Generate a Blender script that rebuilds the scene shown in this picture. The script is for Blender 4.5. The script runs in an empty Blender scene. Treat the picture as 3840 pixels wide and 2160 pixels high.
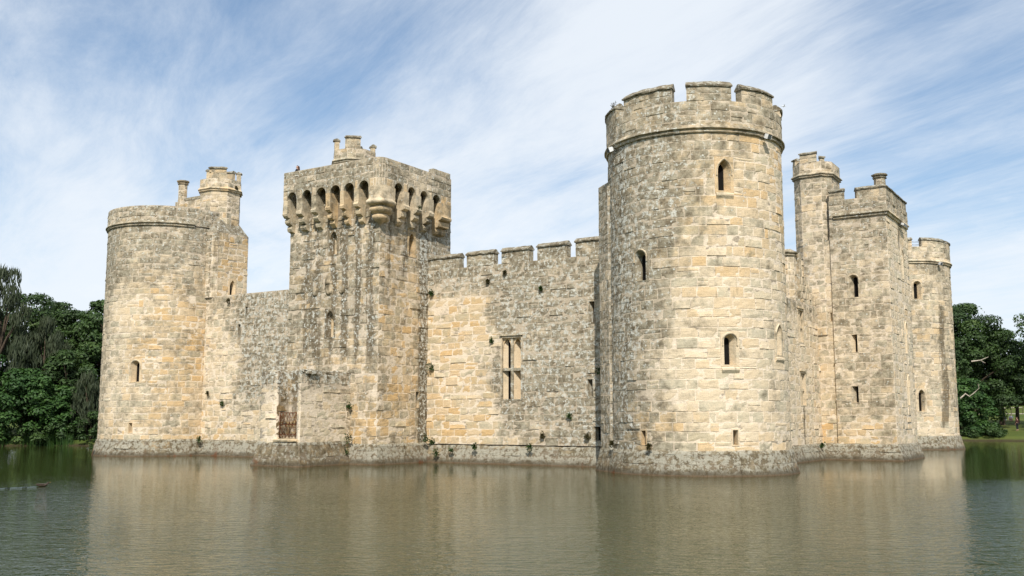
import bpy, math, random
from math import sin, cos, pi, radians, sqrt, atan2
from mathutils import Vector, Matrix, noise
R = random.Random(7)
sc = bpy.context.scene
COL = sc.collection

# ------------------------------------------------------------------ helpers
def clamp(x, a=0.0, b=1.0): return a if x < a else b if x > b else x
def ss(a, b, x):
    t = clamp((x - a) / (b - a)); return t * t * (3 - 2 * t)
def nz(x, y, z=0.0): return noise.noise(Vector((x, y, z)))

class Mesh:
    def __init__(s): s.v = []; s.f = []; s.c = []; s.z = []; s.sm = []
    def add(s, p, c=(.5, .5, 1), z=(0, 0, 0)):
        s.v.append(tuple(p)); s.c.append(c); s.z.append(z); return len(s.v) - 1
    def face(s, *i, smooth=True): s.f.append(i); s.sm.append(smooth)
    def grid(s, rows, closed=False, smooth=True, flip=False):
        n = len(rows[0])
        for a, b in zip(rows[:-1], rows[1:]):
            for j in range(n if closed else n - 1):
                k = (j + 1) % n
                q = (a[j], a[k], b[k], b[j])
                s.face(*(reversed(q) if flip else q), smooth=smooth)
    def build(s, name, mat, parent=None):
        me = bpy.data.meshes.new(name)
        me.from_pydata(s.v, [], s.f)
        me.polygons.foreach_set('use_smooth', s.sm)
        a = me.color_attributes.new('col', 'FLOAT_COLOR', 'POINT')
        a.data.foreach_set('color', [k for c in s.c for k in (c[0], c[1], c[2], 1.0)])
        a = me.color_attributes.new('zone', 'FLOAT_COLOR', 'POINT')
        a.data.foreach_set('color', [k for c in s.z for k in (c[0], c[1], c[2], 1.0)])
        me.materials.append(mat); me.update()
        o = bpy.data.objects.new(name, me); COL.objects.link(o)
        if parent is not None:
            o.parent = parent
            o.matrix_parent_inverse = parent_world(parent).inverted()
        return o

PW = {}
def parent_world(p):
    if p.name in PW: return PW[p.name]
    return Matrix.Identity(4)
def tag(o, label=None, cat=None, group=None, kind=None):
    if label: o['label'] = label
    if cat: o['category'] = cat
    if group: o['group'] = group
    if kind: o['kind'] = kind
    return o
def thing(name, loc, label, cat, group=None):
    o = bpy.data.objects.new(name, None); COL.objects.link(o)
    o.location = loc; o.empty_display_size = .5
    PW[o.name] = Matrix.Translation(Vector(loc))
    return tag(o, label, cat, group)
def base(m, loc):
    """shift a mesh so its own origin is at loc (for single-mesh things)"""
    m.v = [(x - loc[0], y - loc[1], z - loc[2]) for x, y, z in m.v]

# ------------------------------------------------------------------ wall maps: (s along, z up, d outward) -> xyz
class Circle:
    def __init__(s, cx, cy, r, off=None): s.cx, s.cy, s.r, s.off = cx, cy, r, off
    def __call__(s, a, z, d):
        if s.off: d += s.off(z)
        t = a / s.r
        return (s.cx + (s.r + d) * cos(t), s.cy + (s.r + d) * sin(t), z)
    def corners(s): return []
class Path:
    """open or closed polyline, building on the left hand, outward to the right"""
    def __init__(s, pts, closed=False, off=None):
        s.p = [Vector(q) for q in pts]; s.closed = closed; s.off = off
        n = len(pts); s.L = [0.0]; dirs = []
        for i in range(n if closed else n - 1):
            e = s.p[(i + 1) % n] - s.p[i]; s.L.append(s.L[-1] + e.length); dirs.append(e.normalized())
        nr = [Vector((d.y, -d.x)) for d in dirs]
        s.m = []
        for i in range(n):
            if closed: a, b = nr[i - 1], nr[i % len(nr)]
            else: a, b = nr[max(i - 1, 0)], nr[min(i, len(nr) - 1)]
            q = a + b; s.m.append(q / max(q.dot(a), .2))
        s.total = s.L[-1]
    def __call__(s, a, z, d):
        if s.off: d += s.off(z)
        if s.closed: a = a % s.total if not (0 <= a <= s.total) else a
        n = len(s.L) - 1; k = 0
        while k < n - 1 and a > s.L[k + 1]: k += 1
        t = (a - s.L[k]) / (s.L[k + 1] - s.L[k])
        i, j = k, (k + 1) % len(s.p)
        p = (s.p[i] + s.m[i] * d).lerp(s.p[j] + s.m[j] * d, t)
        return (p.x, p.y, z)
    def corners(s): return s.L[1:-1]

def zone0(a, z): return (.3, .1, .3)

def sub_rects(rect, holes):
    out = [rect]
    for h in holes:
        nx = []
        for r in out:
            a0, a1, z0, z1 = r; h0, h1, k0, k1 = h
            if a1 <= h0 or a0 >= h1 or z1 <= k0 or z0 >= k1: nx.append(r); continue
            if z1 > k1: nx.append((a0, a1, k1, z1))
            if z0 < k0: nx.append((a0, a1, z0, k0))
            zz0, zz1 = max(z0, k0), min(z1, k1)
            if a0 < h0: nx.append((a0, h0, zz0, zz1))
            if a1 > h1: nx.append((h1, a1, zz0, zz1))
        out = nx
    return out

def stone(m, mp, a0, a1, z0, z1, dep, zone, seed, wear=1.0, flush=0.0):
    """one dressed block with rounded, chipped edges"""
    g = R.uniform(.004, .012)
    a0 += g; a1 -= g; z0 += g; z1 -= g
    w, h = a1 - a0, z1 - z0
    if w < .05 or h < .05: return
    e = min(.013, w * .2, h * .2) * R.uniform(.6, 1.8)
    tilt = (R.uniform(-.003, .004) + (R.random() < .13) * R.uniform(.012, .04)) * wear; side = R.uniform(-.006, .006) * wear
    d0 = dep + R.uniform(-.006, .007) * wear + (R.random() < .07) * R.uniform(-.025, .03) * wear
    r1, r2 = R.random(), R.random()
    nx = 3 if w < .45 else 4; ny = 3
    us = [0, e / w] + [e / w + (1 - 2 * e / w) * i / nx for i in range(1, nx)] + [1 - e / w, 1]
    vs = [0, e / h] + [e / h + (1 - 2 * e / h) * i / ny for i in range(1, ny)] + [1 - e / h, 1]
    rows = []; U, V = len(us), len(vs)
    for j, vv in enumerate(vs):
        row = []
        for i, uu in enumerate(us):
            rim = i in (0, U - 1) or j in (0, V - 1)
            in1 = i in (1, U - 2) or j in (1, V - 2)
            a = a0 + w * uu; z = z0 + h * vv
            ja = nz(a * 3.1 + seed, z * 3.1, 1.7) * .022 * wear
            jz = nz(a * 2.3, z * 2.3 + seed, 5.1) * .022 * wear
            if rim:
                cr = (i in (0, U - 1)) and (j in (0, V - 1))
                k = .35 if cr else 0
                a += ja * .6 + (k * e if i == 0 else -k * e); z += jz * .6 + (k * e if j == 0 else -k * e)
                if i == 0: a = max(a, a0 - g)
                if i == U - 1: a = min(a, a1 + g)
                d = -.010
                c = (r1, r2, 0)
            else:
                d = d0 + tilt * (.5 - vv) * 2 + side * (uu - .5) * 2 + nz(a * 3 + seed * .1, z * 7, 9.3) * .014 * wear
                if in1: d -= .003 + max(0, nz(a * 3, z * 5, 3.3 + seed) - .1) * .05 * wear
                a += ja; z += jz
                c = (r1, r2, 1 if not in1 else .7)
            row.append(m.add(mp(a, z, d), c, zone(a, z)))
        rows.append(row)
    m.grid(rows, smooth=False)

def masonry(m, mp, a0, a1, z0, z1, holes=(), zone=zone0, course=(.40, .54), length=(.45, 1.35), dep=.004, wear=1.0,
            core=True, ragged=0.0, zfix=None, step=.5):
    H = [h for h in holes if h[1] > a0 and h[0] < a1]
    segs = [a0] + [c for c in mp.corners() if a0 + .05 < c < a1 - .05] + [a1]
    if core:   # mortar bed
        A = [a0, a1] + [c for c in segs] + [q for h in H for q in h[:2] if a0 < q < a1]
        n = max(1, int((a1 - a0) / step)); A += [a0 + (a1 - a0) * i / n for i in range(n + 1)]
        A = sorted(set(round(q, 4) for q in A))
        Z = sorted(set([round(z0, 4), round(z1, 4)] + [round(q, 4) for h in H for q in h[2:] if z0 < q < z1] +
                       [round(z0 + (z1 - z0) * i / max(1, int((z1 - z0) / 1.0)), 4) for i in range(max(1, int((z1 - z0) / 1.0)) + 1)]))
        idx = {}
        def vid(a, z):
            k = (a, z)
            if k not in idx: idx[k] = m.add(mp(a, z, -.006), (.5, .5, 0), zone(a, z))
            return idx[k]
        for i in range(len(A) - 1):
            for j in range(len(Z) - 1):
                ca, cz = (A[i] + A[i + 1]) / 2, (Z[j] + Z[j + 1]) / 2
                if any(h[0] < ca < h[1] and h[2] < cz < h[3] for h in H): continue
                m.face(vid(A[i], Z[j]), vid(A[i + 1], Z[j]), vid(A[i + 1], Z[j + 1]), vid(A[i], Z[j + 1]))
    z = z0; k = 0
    while z < z1 - .02:
        h = R.uniform(*course)
        if z1 - z - h < course[0] * .6: h = z1 - z if z1 - z < course[1] * 1.25 else (z1 - z) / 2
        for s0, s1 in zip(segs[:-1], segs[1:]):
            a = s0; first = True
            while a < s1 - .01:
                w = R.uniform(*length)
                if R.random() < .1: w *= .55
                if first and k % 2: w *= .55
                first = False
                if s1 - a - w < length[0] * .5: w = s1 - a if s1 - a < length[1] * 1.3 else (s1 - a) / 2
                zt = z + h
                if ragged and zt > z1 - .01: zt -= R.random() * ragged
                elif R.random() < .05 and h > .4:   # split block
                    zm = z + h * R.uniform(.4, .6)
                    for r in sub_rects((a, a + w, z, zm), H): stone(m, mp, *r, dep, zone, R.random() * 99, wear)
                    for r in sub_rects((a, a + w, zm, zt), H): stone(m, mp, *r, dep, zone, R.random() * 99, wear)
                    a += w; continue
                for r in sub_rects((a, a + w, z, zt), H): stone(m, mp, *r, dep, zone, R.random() * 99, wear)
                a += w
        z += h; k += 1

def extrude(m, mp, a0, a1, prof, step=.25, jit=.012, zone=zone0, caps=True, bval=1.0, joint=0.8):
    """closed profile of (d, z) carried along the wall map, weathered by noise"""
    n = max(1, int(round((a1 - a0) / step)))
    A = [a0 + (a1 - a0) * i / n for i in range(n + 1)]
    for c in mp.corners():
        if a0 < c < a1: A.append(c)
    A = sorted(A); rows = []; r1, r2 = R.random(), R.random(); acc = 0
    for i, a in enumerate(A):
        row = []
        if i: acc += A[i] - A[i - 1]
        if acc > joint: acc = 0; r1, r2 = R.random(), R.random()
        for j, (d, z) in enumerate(prof):
            q = nz(a * 2.6, z * 5 + j, 4.4) + .5 * nz(a * 8, z * 9, j)
            q2 = nz(a * 2.1 + 7, z * 5 + j, 2.2) + .5 * nz(a * 9, z * 9, j + 5)
            row.append(m.add(mp(a, z + q * jit * 1.5, d + q2 * jit * 1.5), (r1, r2, bval), zone(a, z)))
        rows.append(row)
    m.grid(rows, closed=True, flip=True, smooth=False)
    if caps:
        m.face(*rows[0], smooth=False); m.face(*reversed(rows[-1]), smooth=False)

def block(m, mp, a0, a1, z0, z1, df, db, zone=zone0, jit=.008, c=None):
    extrude(m, mp, a0, a1, [(df, z0), (df, (z0 + z1) / 2), (df, z1), ((df + db) / 2, z1), (db, z1), (db, (z0 + z1) / 2), (db, z0), ((df + db) / 2, z0)], .3, jit, zone)

def merlon(parent, mp, a0, a1, z0, z1, thick=.45, zone=zone0, hgt=.24, name='merlon', cope=True, masked=True, holes=()):
    a0 += .035; a1 -= .035; m = Mesh()
    block(m, mp, a0, a1, z0, z1, -.012, -thick, zone)
    if masked: masonry(m, mp, a0, a1, z0, z1, (), zone, (.36, .46), (.5, .9), core=False)
    o = m.build(name, M['stone'], parent)
    if cope:
        m = Mesh()
        t = thick / 2
        extrude(m, mp, a0 - .04, a1 + .04, [(.07, z1), (.085, z1 + .07), (.02, z1 + .12), (-t + .05, z1 + hgt), (-t - .05, z1 + hgt), (-thick + .0, z1 + .12), (-thick - .07, z1 + .06), (-thick - .07, z1)],
                .14, .02, zone=lambda a, z: (.9, .15, .1))
        m.build('coping', M['coping'], o)
    return o

def string_course(parent, mp, a0, a1, z, zone, name='string_course', s=1.0):
    m = Mesh()
    extrude(m, mp, a0, a1, [(-.03, z + .18 * s), (.05 * s, z + .16 * s), (.15 * s, z + .04 * s), (.17 * s, z - .02 * s), (.13 * s, z - .05 * s), (.07 * s, z - .06 * s), (.06 * s, z - .12 * s), (.09 * s, z - .17 * s), (.06 * s, z - .22 * s), (-.03, z - .22 * s)],
            .3, .010, zone, caps=True)
    return m.build(name, M['stone'], parent)

# ------------------------------------------------------------------ openings
def arch(w, h, kind, N=7):
    """outline from bottom left, up, over, to bottom right, in (x, z) with x centred"""
    r = w / 2; P = [(-r, 0), (-r, h * .3)]
    if kind == 'flat': sp = h; P += [(-r, h * .6), (-r, h)] + [(-r + w * i / (2 * N - 2), h) for i in range(1, 2 * N - 2)] + [(r, h), (r, h * .6)]
    elif kind == 'round':
        sp = h - r; P += [(-r, sp * .8)] + [(-r * cos(pi * i / (2 * N)), sp + r * sin(pi * i / (2 * N))) for i in range(2 * N + 1)] + [(r, sp * .8)]
    else:
        rad = w * 1.05; th = math.acos((rad - r) / rad); rise = rad * sin(th); sp = h - rise
        P += [(-r, sp * .8)]
        for i in range(N + 1): t = th * i / N; P.append((-r + rad - rad * cos(t), sp + rad * sin(t)))
        for i in range(N - 1, -1, -1): t = th * i / N; P.append((r - rad + rad * cos(t), sp + rad * sin(t)))
        P += [(r, sp * .8)]
    P += [(r, h * .3), (r, 0)]
    return P

def opening(parent, mp, a, z, w, h, kind='round', slit=None, margin=.16, deep=.3, hood=True, fill='dark', name='window', zone=zone0, proud=.016, shift=0, sill=True):
    """dressed surround + splayed reveal + narrow light; returns hole rect"""
    m = Mesh(); P = arch(w, h, kind); n = len(P)
    x0, x1, zt = -w / 2 - margin, w / 2 + margin, h + margin
    zb = -margin * .5 if sill else -.02
    def outer(i, x, zz):
        if i == 0: return (x0, zb)
        if i == n - 1: return (x1, zb)
        if zz <= h * .31: return (x0 if x < 0 else x1, zz)
        if kind == 'flat':
            return (x0 + (x1 - x0) * (x + w / 2) / w, zt) if zz >= h - .001 else (x0 if x < 0 else x1, zz)
        cx, cz = 0, max(h - w * .9, h * .4)
        dx, dz = x - cx, zz - cz
        if dz <= 0: return (x0 if x < 0 else x1, zz)
        k = min((x1 / abs(dx)) if abs(dx) > 1e-4 else 9e9, (zt - cz) / dz)
        return (cx + dx * k, cz + dz * k)
    r1 = R.random()
    C = lambda b=1.0: (r1, .5, b)
    ZN = lambda zz: zone(a, z + zz)
    O = [outer(i, x, q) for i, (x, q) in enumerate(P)]
    # make sure rect corners exist
    ci = min(range(n), key=lambda i: (O[i][0] - x0) ** 2 + (O[i][1] - zt) ** 2); O[ci] = (x0, zt)
    ci = min(range(n), key=lambda i: (O[i][0] - x1) ** 2 + (O[i][1] - zt) ** 2); O[ci] = (x1, zt)
    r_e = [m.add(mp(a + x, z + q, -.03), C(0), ZN(q)) for x, q in O]
    r_o = [m.add(mp(a + x * .985, z + q, proud), C(), ZN(q)) for x, q in O]
    r_a = [m.add(mp(a + x, z + q, proud), C(), ZN(q)) for x, q in P]
    sw = slit * 1.22 if slit else w * .45
    hs = h - (w - sw) * (.55 if kind != 'flat' else .12)
    Q = arch(sw, hs, kind)
    r_b = [m.add(mp(a + x + shift, z + q + .03, -deep), C(.9), ZN(q)) for x, q in Q]
    r_c = [m.add(mp(a + x + shift, z + q + .03, -deep - .5), C(.9), (0, .3, .3)) for x, q in Q]
    for A, B in ((r_e, r_o), (r_o, r_a), (r_a, r_b), (r_b, r_c)): m.grid([A, B], smooth=False)
    # bottom strips
    m.face(r_o[0], r_a[0], r_a[-1], r_o[-1], smooth=False)
    m.face(r_e[0], r_o[0], r_o[-1], r_e[-1], smooth=False)
    m.face(r_a[0], r_b[0], r_b[-1], r_a[-1], smooth=False); m.face(r_b[0], r_c[0], r_c[-1], r_b[-1], smooth=False)
    if hood and kind != 'flat':
        rows = []
        sel = [i for i in range(n) if P[i][1] > h * .31]
        for i in sel:
            x, q = P[i]; L = sqrt(x * x + (max(q - (h - w * .6), 0)) ** 2) or 1
            ux, uz = x / L, max(q - (h - w * .6), 0) / L
            rows.append([m.add(mp(a + x + ux * k, z + q + uz * k, d), C(), (.5, .3, .1)) for k, d in ((.02, proud), (.03, .06), (.07, .075), (.10, proud))])
        m.grid(rows, smooth=False)
    o = m.build(name, M['ashlar'], parent)
    b = Mesh(); back = -deep - (.05 if fill == 'dark' else .04)
    ids = [b.add(mp(a + x + shift, z + q + .03, back), (R.random(), .5, 1), (.2, .2, .6)) for x, q in arch(sw - .01, hs, kind)]
    b.face(*reversed(ids), smooth=False)
    if fill == 'dark': b.build('shade_panel', M['dark'], o)  # added dark panel, painted as the shade inside the opening
    else: b.build('blocking', M['stone'], o)
    return o

def hole(a, z, w, h, margin=.16, sill=True):
    return (a - w / 2 - margin, a + w / 2 + margin, z - (margin * .5 if sill else .02), z + h + margin)

# ------------------------------------------------------------------ materials
class G:
    def __init__(s, name, world=False):
        if world: s.t = name
        else:
            s.mat = bpy.data.materials.new(name); s.mat.use_nodes = True; s.t = s.mat.node_tree; s.t.nodes.clear()
    def n(s, typ, **kw):
        x = s.t.nodes.new(typ)
        for k, v in kw.items():
            if k == 'inp':
                for a, b in v.items():
                    if isinstance(b, bpy.types.NodeSocket): s.t.links.new(b, x.inputs[a])
                    else: x.inputs[a].default_value = b
            else: setattr(x, k, v)
        return x
    def math(s, op, a, b=None, c=None, cl=False):
        x = s.t.nodes.new('ShaderNodeMath'); x.operation = op; x.use_clamp = cl
        for i, q in enumerate((a, b, c)):
            if q is None: continue
            if isinstance(q, bpy.types.NodeSocket): s.t.links.new(q, x.inputs[i])
            else: x.inputs[i].default_value = q
        return x.outputs[0]
    def sstep(s, x, a, b):
        return s.n('ShaderNodeMapRange', interpolation_type='SMOOTHSTEP', inp={0: x, 1: a, 2: b, 3: 0.0, 4: 1.0}).outputs[0]
    def mix(s, f, a, b, mode='MIX'):
        x = s.t.nodes.new('ShaderNodeMix'); x.data_type = 'RGBA'; x.blend_type = mode; x.clamp_factor = True
        for i, q in ((0, f), (6, a), (7, b)):
            if isinstance(q, bpy.types.NodeSocket): s.t.links.new(q, x.inputs[i])
            else: x.inputs[i].default_value = (*q, 1.0) if isinstance(q, tuple) and len(q) == 3 else q
        return x.outputs[2]
    def noise(s, vec, scale, det=6.0, rough=.6, dist=0.0, out=0):
        return s.n('ShaderNodeTexNoise', inp={'Vector': vec, 'Scale': scale, 'Detail': det, 'Roughness': rough, 'Distortion': dist}).outputs[out]
    def map(s, vec, scale=(1, 1, 1), rot=(0, 0, 0), loc=(0, 0, 0)):
        return s.n('ShaderNodeMapping', inp={'Vector': vec, 'Location': loc, 'Rotation': rot, 'Scale': scale}).outputs[0]
    def out(s, col, rough=.85, normal=None, spec=.25, **kw):
        b = s.n('ShaderNodeBsdfPrincipled', inp={'Roughness': rough, 'Specular IOR Level': spec})
        if isinstance(col, tuple): b.inputs['Base Color'].default_value = (*col, 1)
        else: s.t.links.new(col, b.inputs['Base Color'])
        if normal is not None: s.t.links.new(normal, b.inputs['Normal'])
        for k, v in kw.items():
            if isinstance(v, bpy.types.NodeSocket): s.t.links.new(v, b.inputs[k])
            else: b.inputs[k].default_value = v
        o = s.n('ShaderNodeOutputMaterial'); s.t.links.new(b.outputs[0], o.inputs[0]); return s.mat

def stone_mat(name, lich=0.0, grey=0.0, mortar=(.80, .67, .51), bright=1.0, streaky=0.0, plinth=False):
    g = G(name)
    co = g.n('ShaderNodeTexCoord').outputs['Object']
    ca = g.n('ShaderNodeSeparateColor', inp={0: g.n('ShaderNodeAttribute', attribute_name='col').outputs[0]}).outputs
    za = g.n('ShaderNodeSeparateColor', inp={0: g.n('ShaderNodeAttribute', attribute_name='zone').outputs[0]}).outputs
    r1, r2, bm = ca; zg, zs, zo = za
    N1 = g.noise(co, .33, 4); N2 = g.noise(co, 1.7, 8, .68); N3 = g.noise(co, 7.0, 8, .7); N4 = g.noise(g.map(co, loc=(31, 7, 3)), 3.1, 8, .7)
    N5 = g.noise(g.map(co, loc=(5, 17, 9)), 22.0, 5, .7)
    st = g.noise(g.map(co, (2.6, 2.6, .16)), 1.0, 8, .7)
    bed = g.noise(g.map(co, (1.5, 1.5, 13)), 1.0, 6, .65)
    mm = g.math
    # base hue: cream .. ochre, with green-grey blocks
    o = mm('ADD', mm('MULTIPLY', r1, .75), mm('MULTIPLY', N1, .9)); o = mm('ADD', o, mm('MULTIPLY', zo, .9)); o = mm('ADD', o, mm('MULTIPLY', N4, .6))
    o = g.sstep(o, 1.22, 2.35)
    base = g.mix(o, (.70, .57, .395), (.64, .425, .20))
    gg = g.sstep(mm('ADD', r2, mm('MULTIPLY', mm('SUBTRACT', N2, .5), 1.6)), .45, 1.0)
    base = g.mix(mm('MULTIPLY', gg, .58), base, (.48, .45, .33))
    pk = g.sstep(N4, .5, .72)
    base = g.mix(mm('MULTIPLY', pk, .35), base, (.78, .68, .56))
    # weathered grey patina
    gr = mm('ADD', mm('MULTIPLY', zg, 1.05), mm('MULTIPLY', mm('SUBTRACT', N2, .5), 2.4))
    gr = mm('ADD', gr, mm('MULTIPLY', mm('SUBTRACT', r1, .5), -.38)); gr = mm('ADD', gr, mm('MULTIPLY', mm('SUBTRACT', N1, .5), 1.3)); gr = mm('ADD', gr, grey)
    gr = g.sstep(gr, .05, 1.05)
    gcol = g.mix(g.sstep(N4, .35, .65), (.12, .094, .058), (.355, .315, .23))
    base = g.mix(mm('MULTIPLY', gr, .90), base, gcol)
    # mortar
    base = g.mix(mm('SUBTRACT', 1.0, g.sstep(bm, .25, .80)), base, g.mix(mm('MULTIPLY', gr, .60), mortar, (.31, .25, .17)))
    # open joints that have lost their mortar, crevice shade painted dark
    cr = mm('MULTIPLY', mm('SUBTRACT', 1.0, g.sstep(bm, .1, .6)), g.sstep(g.noise(g.map(co, (1, 1, 2.5), loc=(4, 4, 4)), 1.4, 4), .55, .66))
    base = g.mix(mm('MULTIPLY', cr, .6), base, (.085, .062, .038))
    # dark run-off streaks, plus shade painted behind the machicolation arches
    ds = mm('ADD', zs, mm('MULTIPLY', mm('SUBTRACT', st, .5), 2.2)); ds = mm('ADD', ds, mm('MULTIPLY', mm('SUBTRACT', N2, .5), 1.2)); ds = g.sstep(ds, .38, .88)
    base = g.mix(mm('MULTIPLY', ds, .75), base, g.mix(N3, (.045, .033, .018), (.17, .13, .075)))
    # dark mottles
    dm = mm('MULTIPLY', g.sstep(N3, .56, .70), g.sstep(mm('ADD', zg, mm('MULTIPLY', N1, .5)), .3, 1.1))
    base = g.mix(mm('MULTIPLY', dm, .5), base, (.07, .054, .032))
    # pale lichen: fine crust and round rosettes
    NL = g.noise(g.map(co, loc=(3, 70, 11)), 4.2, 9, .75)
    amt = mm('ADD', mm('MULTIPLY', zg, .16), mm('MULTIPLY', zs, .06)); amt = mm('ADD', amt, lich)
    l1 = g.sstep(mm('ADD', NL, amt), .68, .76)
    vo = g.n('ShaderNodeTexVoronoi', inp={'Vector': g.map(co, loc=(1.3, 2.1, .7)), 'Scale': 3.6, 'Randomness': 1.0}).outputs
    dot = mm('SUBTRACT', 1.0, g.sstep(mm('ADD', vo[0], mm('MULTIPLY', N5, .16)), .22, .27))
    dot = mm('MULTIPLY', dot, g.sstep(mm('ADD', N2, mm('MULTIPLY', zg, .24)), .62, .72))
    lf = mm('MAXIMUM', mm('MULTIPLY', l1, .85), mm('MULTIPLY', dot, .9))
    base = g.mix(lf, base, g.mix(N5, (.50, .50, .42), (.74, .72, .65)))
    if plinth:
        z = g.n('ShaderNodeSeparateXYZ', inp={0: co}).outputs[2]
        wet = mm('SUBTRACT', 1.0, g.sstep(mm('ADD', z, mm('MULTIPLY', mm('SUBTRACT', N2, .5), .7)), .10, .42))
        base = g.mix(mm('MULTIPLY', wet, .82), base, g.mix(N4, (.085, .072, .05), (.19, .16, .115)))
        line = mm('SUBTRACT', 1.0, g.sstep(z, .03, .09)); base = g.mix(mm('MULTIPLY', line, .5), base, (.24, .15, .09))
        rust = mm('MULTIPLY', g.sstep(g.noise(g.map(co, loc=(9, 9, 9)), .55, 3), .60, .68), mm('SUBTRACT', 1.0, g.sstep(z, .1, .6)))
        base = g.mix(mm('MULTIPLY', rust, .6), base, (.22, .075, .03))
    base = g.mix(1.0, base, (bright, bright * (.95 if plinth else 1), bright * (.86 if plinth else 1)), 'MULTIPLY') if bright != 1 else base
    fine = g.n('ShaderNodeMapRange', inp={0: N5, 1: .3, 2: .7, 3: .80, 4: 1.16}).outputs[0]
    base = g.mix(1.0, base, g.n('ShaderNodeCombineColor', inp={0: fine, 1: fine, 2: fine}).outputs[0], 'MULTIPLY')
    h = mm('ADD', mm('MULTIPLY', N3, .6), mm('MULTIPLY', bed, .45)); h = mm('ADD', h, mm('MULTIPLY', N5, .22)); h = mm('ADD', h, mm('MULTIPLY', N2, .5))
    bp = g.n('ShaderNodeBump', inp={'Height': h, 'Distance': .05, 'Strength': .85}).outputs[0]
    return g.out(base, .92, bp, .12)

M = {}
M['stone'] = stone_mat('sandstone_masonry')
M['ashlar'] = stone_mat('dressed_sandstone', grey=-.15)
M['coping'] = stone_mat('weathered_coping', lich=.0, grey=.25, bright=.78)
M['plinth'] = stone_mat('plinth_masonry', lich=.08, grey=.22, plinth=True, bright=.60, mortar=(.36, .31, .25))

def simple(name, col, rough=.6, metal=0.0, var=.15, scale=6.0, bump=0.0, spec=.3, **kw):
    g = G(name); co = g.n('ShaderNodeTexCoord').outputs['Object']
    N = g.noise(co, scale, 6, .65)
    a = tuple(k * (1 - var) for k in col); b = tuple(min(1, k * (1 + var)) for k in col)
    c = g.mix(g.sstep(N, .3, .7), a, b)
    nm = g.n('ShaderNodeBump', inp={'Height': N, 'Distance': bump, 'Strength': 1.0}).outputs[0] if bump else None
    return g.out(c, rough, nm, spec, Metallic=metal, **kw)
M['dark'] = simple('painted_opening_shade', (.012, .011, .010), .9, spec=.05)  # near-black colour painting the shade within slits and windows
M['iron'] = simple('rusted_iron', (.13, .045, .018), .85, .3, .4, 20, .01)
M['white'] = simple('painted_white_metal', (.75, .75, .74), .4, 0, .05)
M['galv'] = simple('grey_painted_steel', (.30, .31, .31), .45, .6, .1)
M['glass'] = simple('lamp_glass', (.10, .11, .12), .08, 0, .1, spec=.6)
M['bark'] = simple('tree_bark', (.075, .055, .038), .95, 0, .35, 5, .05)
M['deadwood'] = simple('bleached_dead_wood', (.42, .36, .28), .9, 0, .3, 5, .02)
M['rail'] = simple('pale_timber_rail', (.42, .38, .30), .8, 0, .2, 5)
M['skin'] = simple('skin', (.56, .34, .25), .55, 0, .06)
M['hair'] = simple('brown_hair', (.085, .042, .022), .6, 0, .3, 30)
M['black'] = simple('black_cloth', (.018, .018, .022), .9, 0, .2)
M['whitecloth'] = simple('white_cloth', (.72, .73, .76), .9, 0, .06)
M['redcloth'] = simple('dull_red_cloth', (.055, .022, .018), .9, 0, .1)
M['duck'] = simple('brown_feathers', (.06, .042, .03), .7, 0, .5, 20)
M['duckbill'] = simple('yellow_brown_bill', (.30, .20, .05), .5)
M['gull'] = simple('white_feathers', (.75, .76, .78), .7, 0, .05)

def leaf_mat(name, c1, c2, c3):
    g = G(name)
    r = g.n('ShaderNodeSeparateColor', inp={0: g.n('ShaderNodeAttribute', attribute_name='col').outputs[0]}).outputs
    co = g.n('ShaderNodeTexCoord').outputs['Object']
    N = g.noise(co, .45, 4)
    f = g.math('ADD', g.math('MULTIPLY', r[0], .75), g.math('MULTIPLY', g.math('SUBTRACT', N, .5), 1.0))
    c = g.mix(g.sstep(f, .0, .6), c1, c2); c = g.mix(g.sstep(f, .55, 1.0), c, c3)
    b = g.n('ShaderNodeBsdfPrincipled', inp={'Base Color': c, 'Roughness': .55, 'Specular IOR Level': .3})
    t = g.n('ShaderNodeBsdfTranslucent', inp={'Color': g.mix(1.0, c, (1.2, 1.35, .5), 'MULTIPLY')})
    x = g.n('ShaderNodeMixShader', inp={0: .22, 1: b.outputs[0], 2: t.outputs[0]})
    o = g.n('ShaderNodeOutputMaterial'); g.t.links.new(x.outputs[0], o.inputs[0]); return g.mat
M['leaf_oak'] = leaf_mat('oak_leaves', (0.029, 0.055, 0.016), (0.058, 0.104, 0.026), (0.111, 0.150, 0.036))
M['leaf_light'] = leaf_mat('maple_leaves', (0.031, 0.073, 0.018), (0.062, 0.130, 0.029), (0.110, 0.177, 0.042))
M['leaf_willow'] = leaf_mat('willow_leaves', (0.036, 0.050, 0.026), (0.069, 0.085, 0.045), (0.101, 0.117, 0.064))
M['leaf_pine'] = leaf_mat('dark_evergreen_leaves', (.012, .026, .010), (.026, .046, .016), (.045, .065, .022))
M['leaf_wall'] = leaf_mat('wall_plant_leaves', (.025, .045, .012), (.045, .085, .020), (.07, .12, .03))
M['leaf_dry'] = leaf_mat('dry_tuft_leaves', (.05, .045, .02), (.09, .075, .03), (.12, .10, .045))

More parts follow.
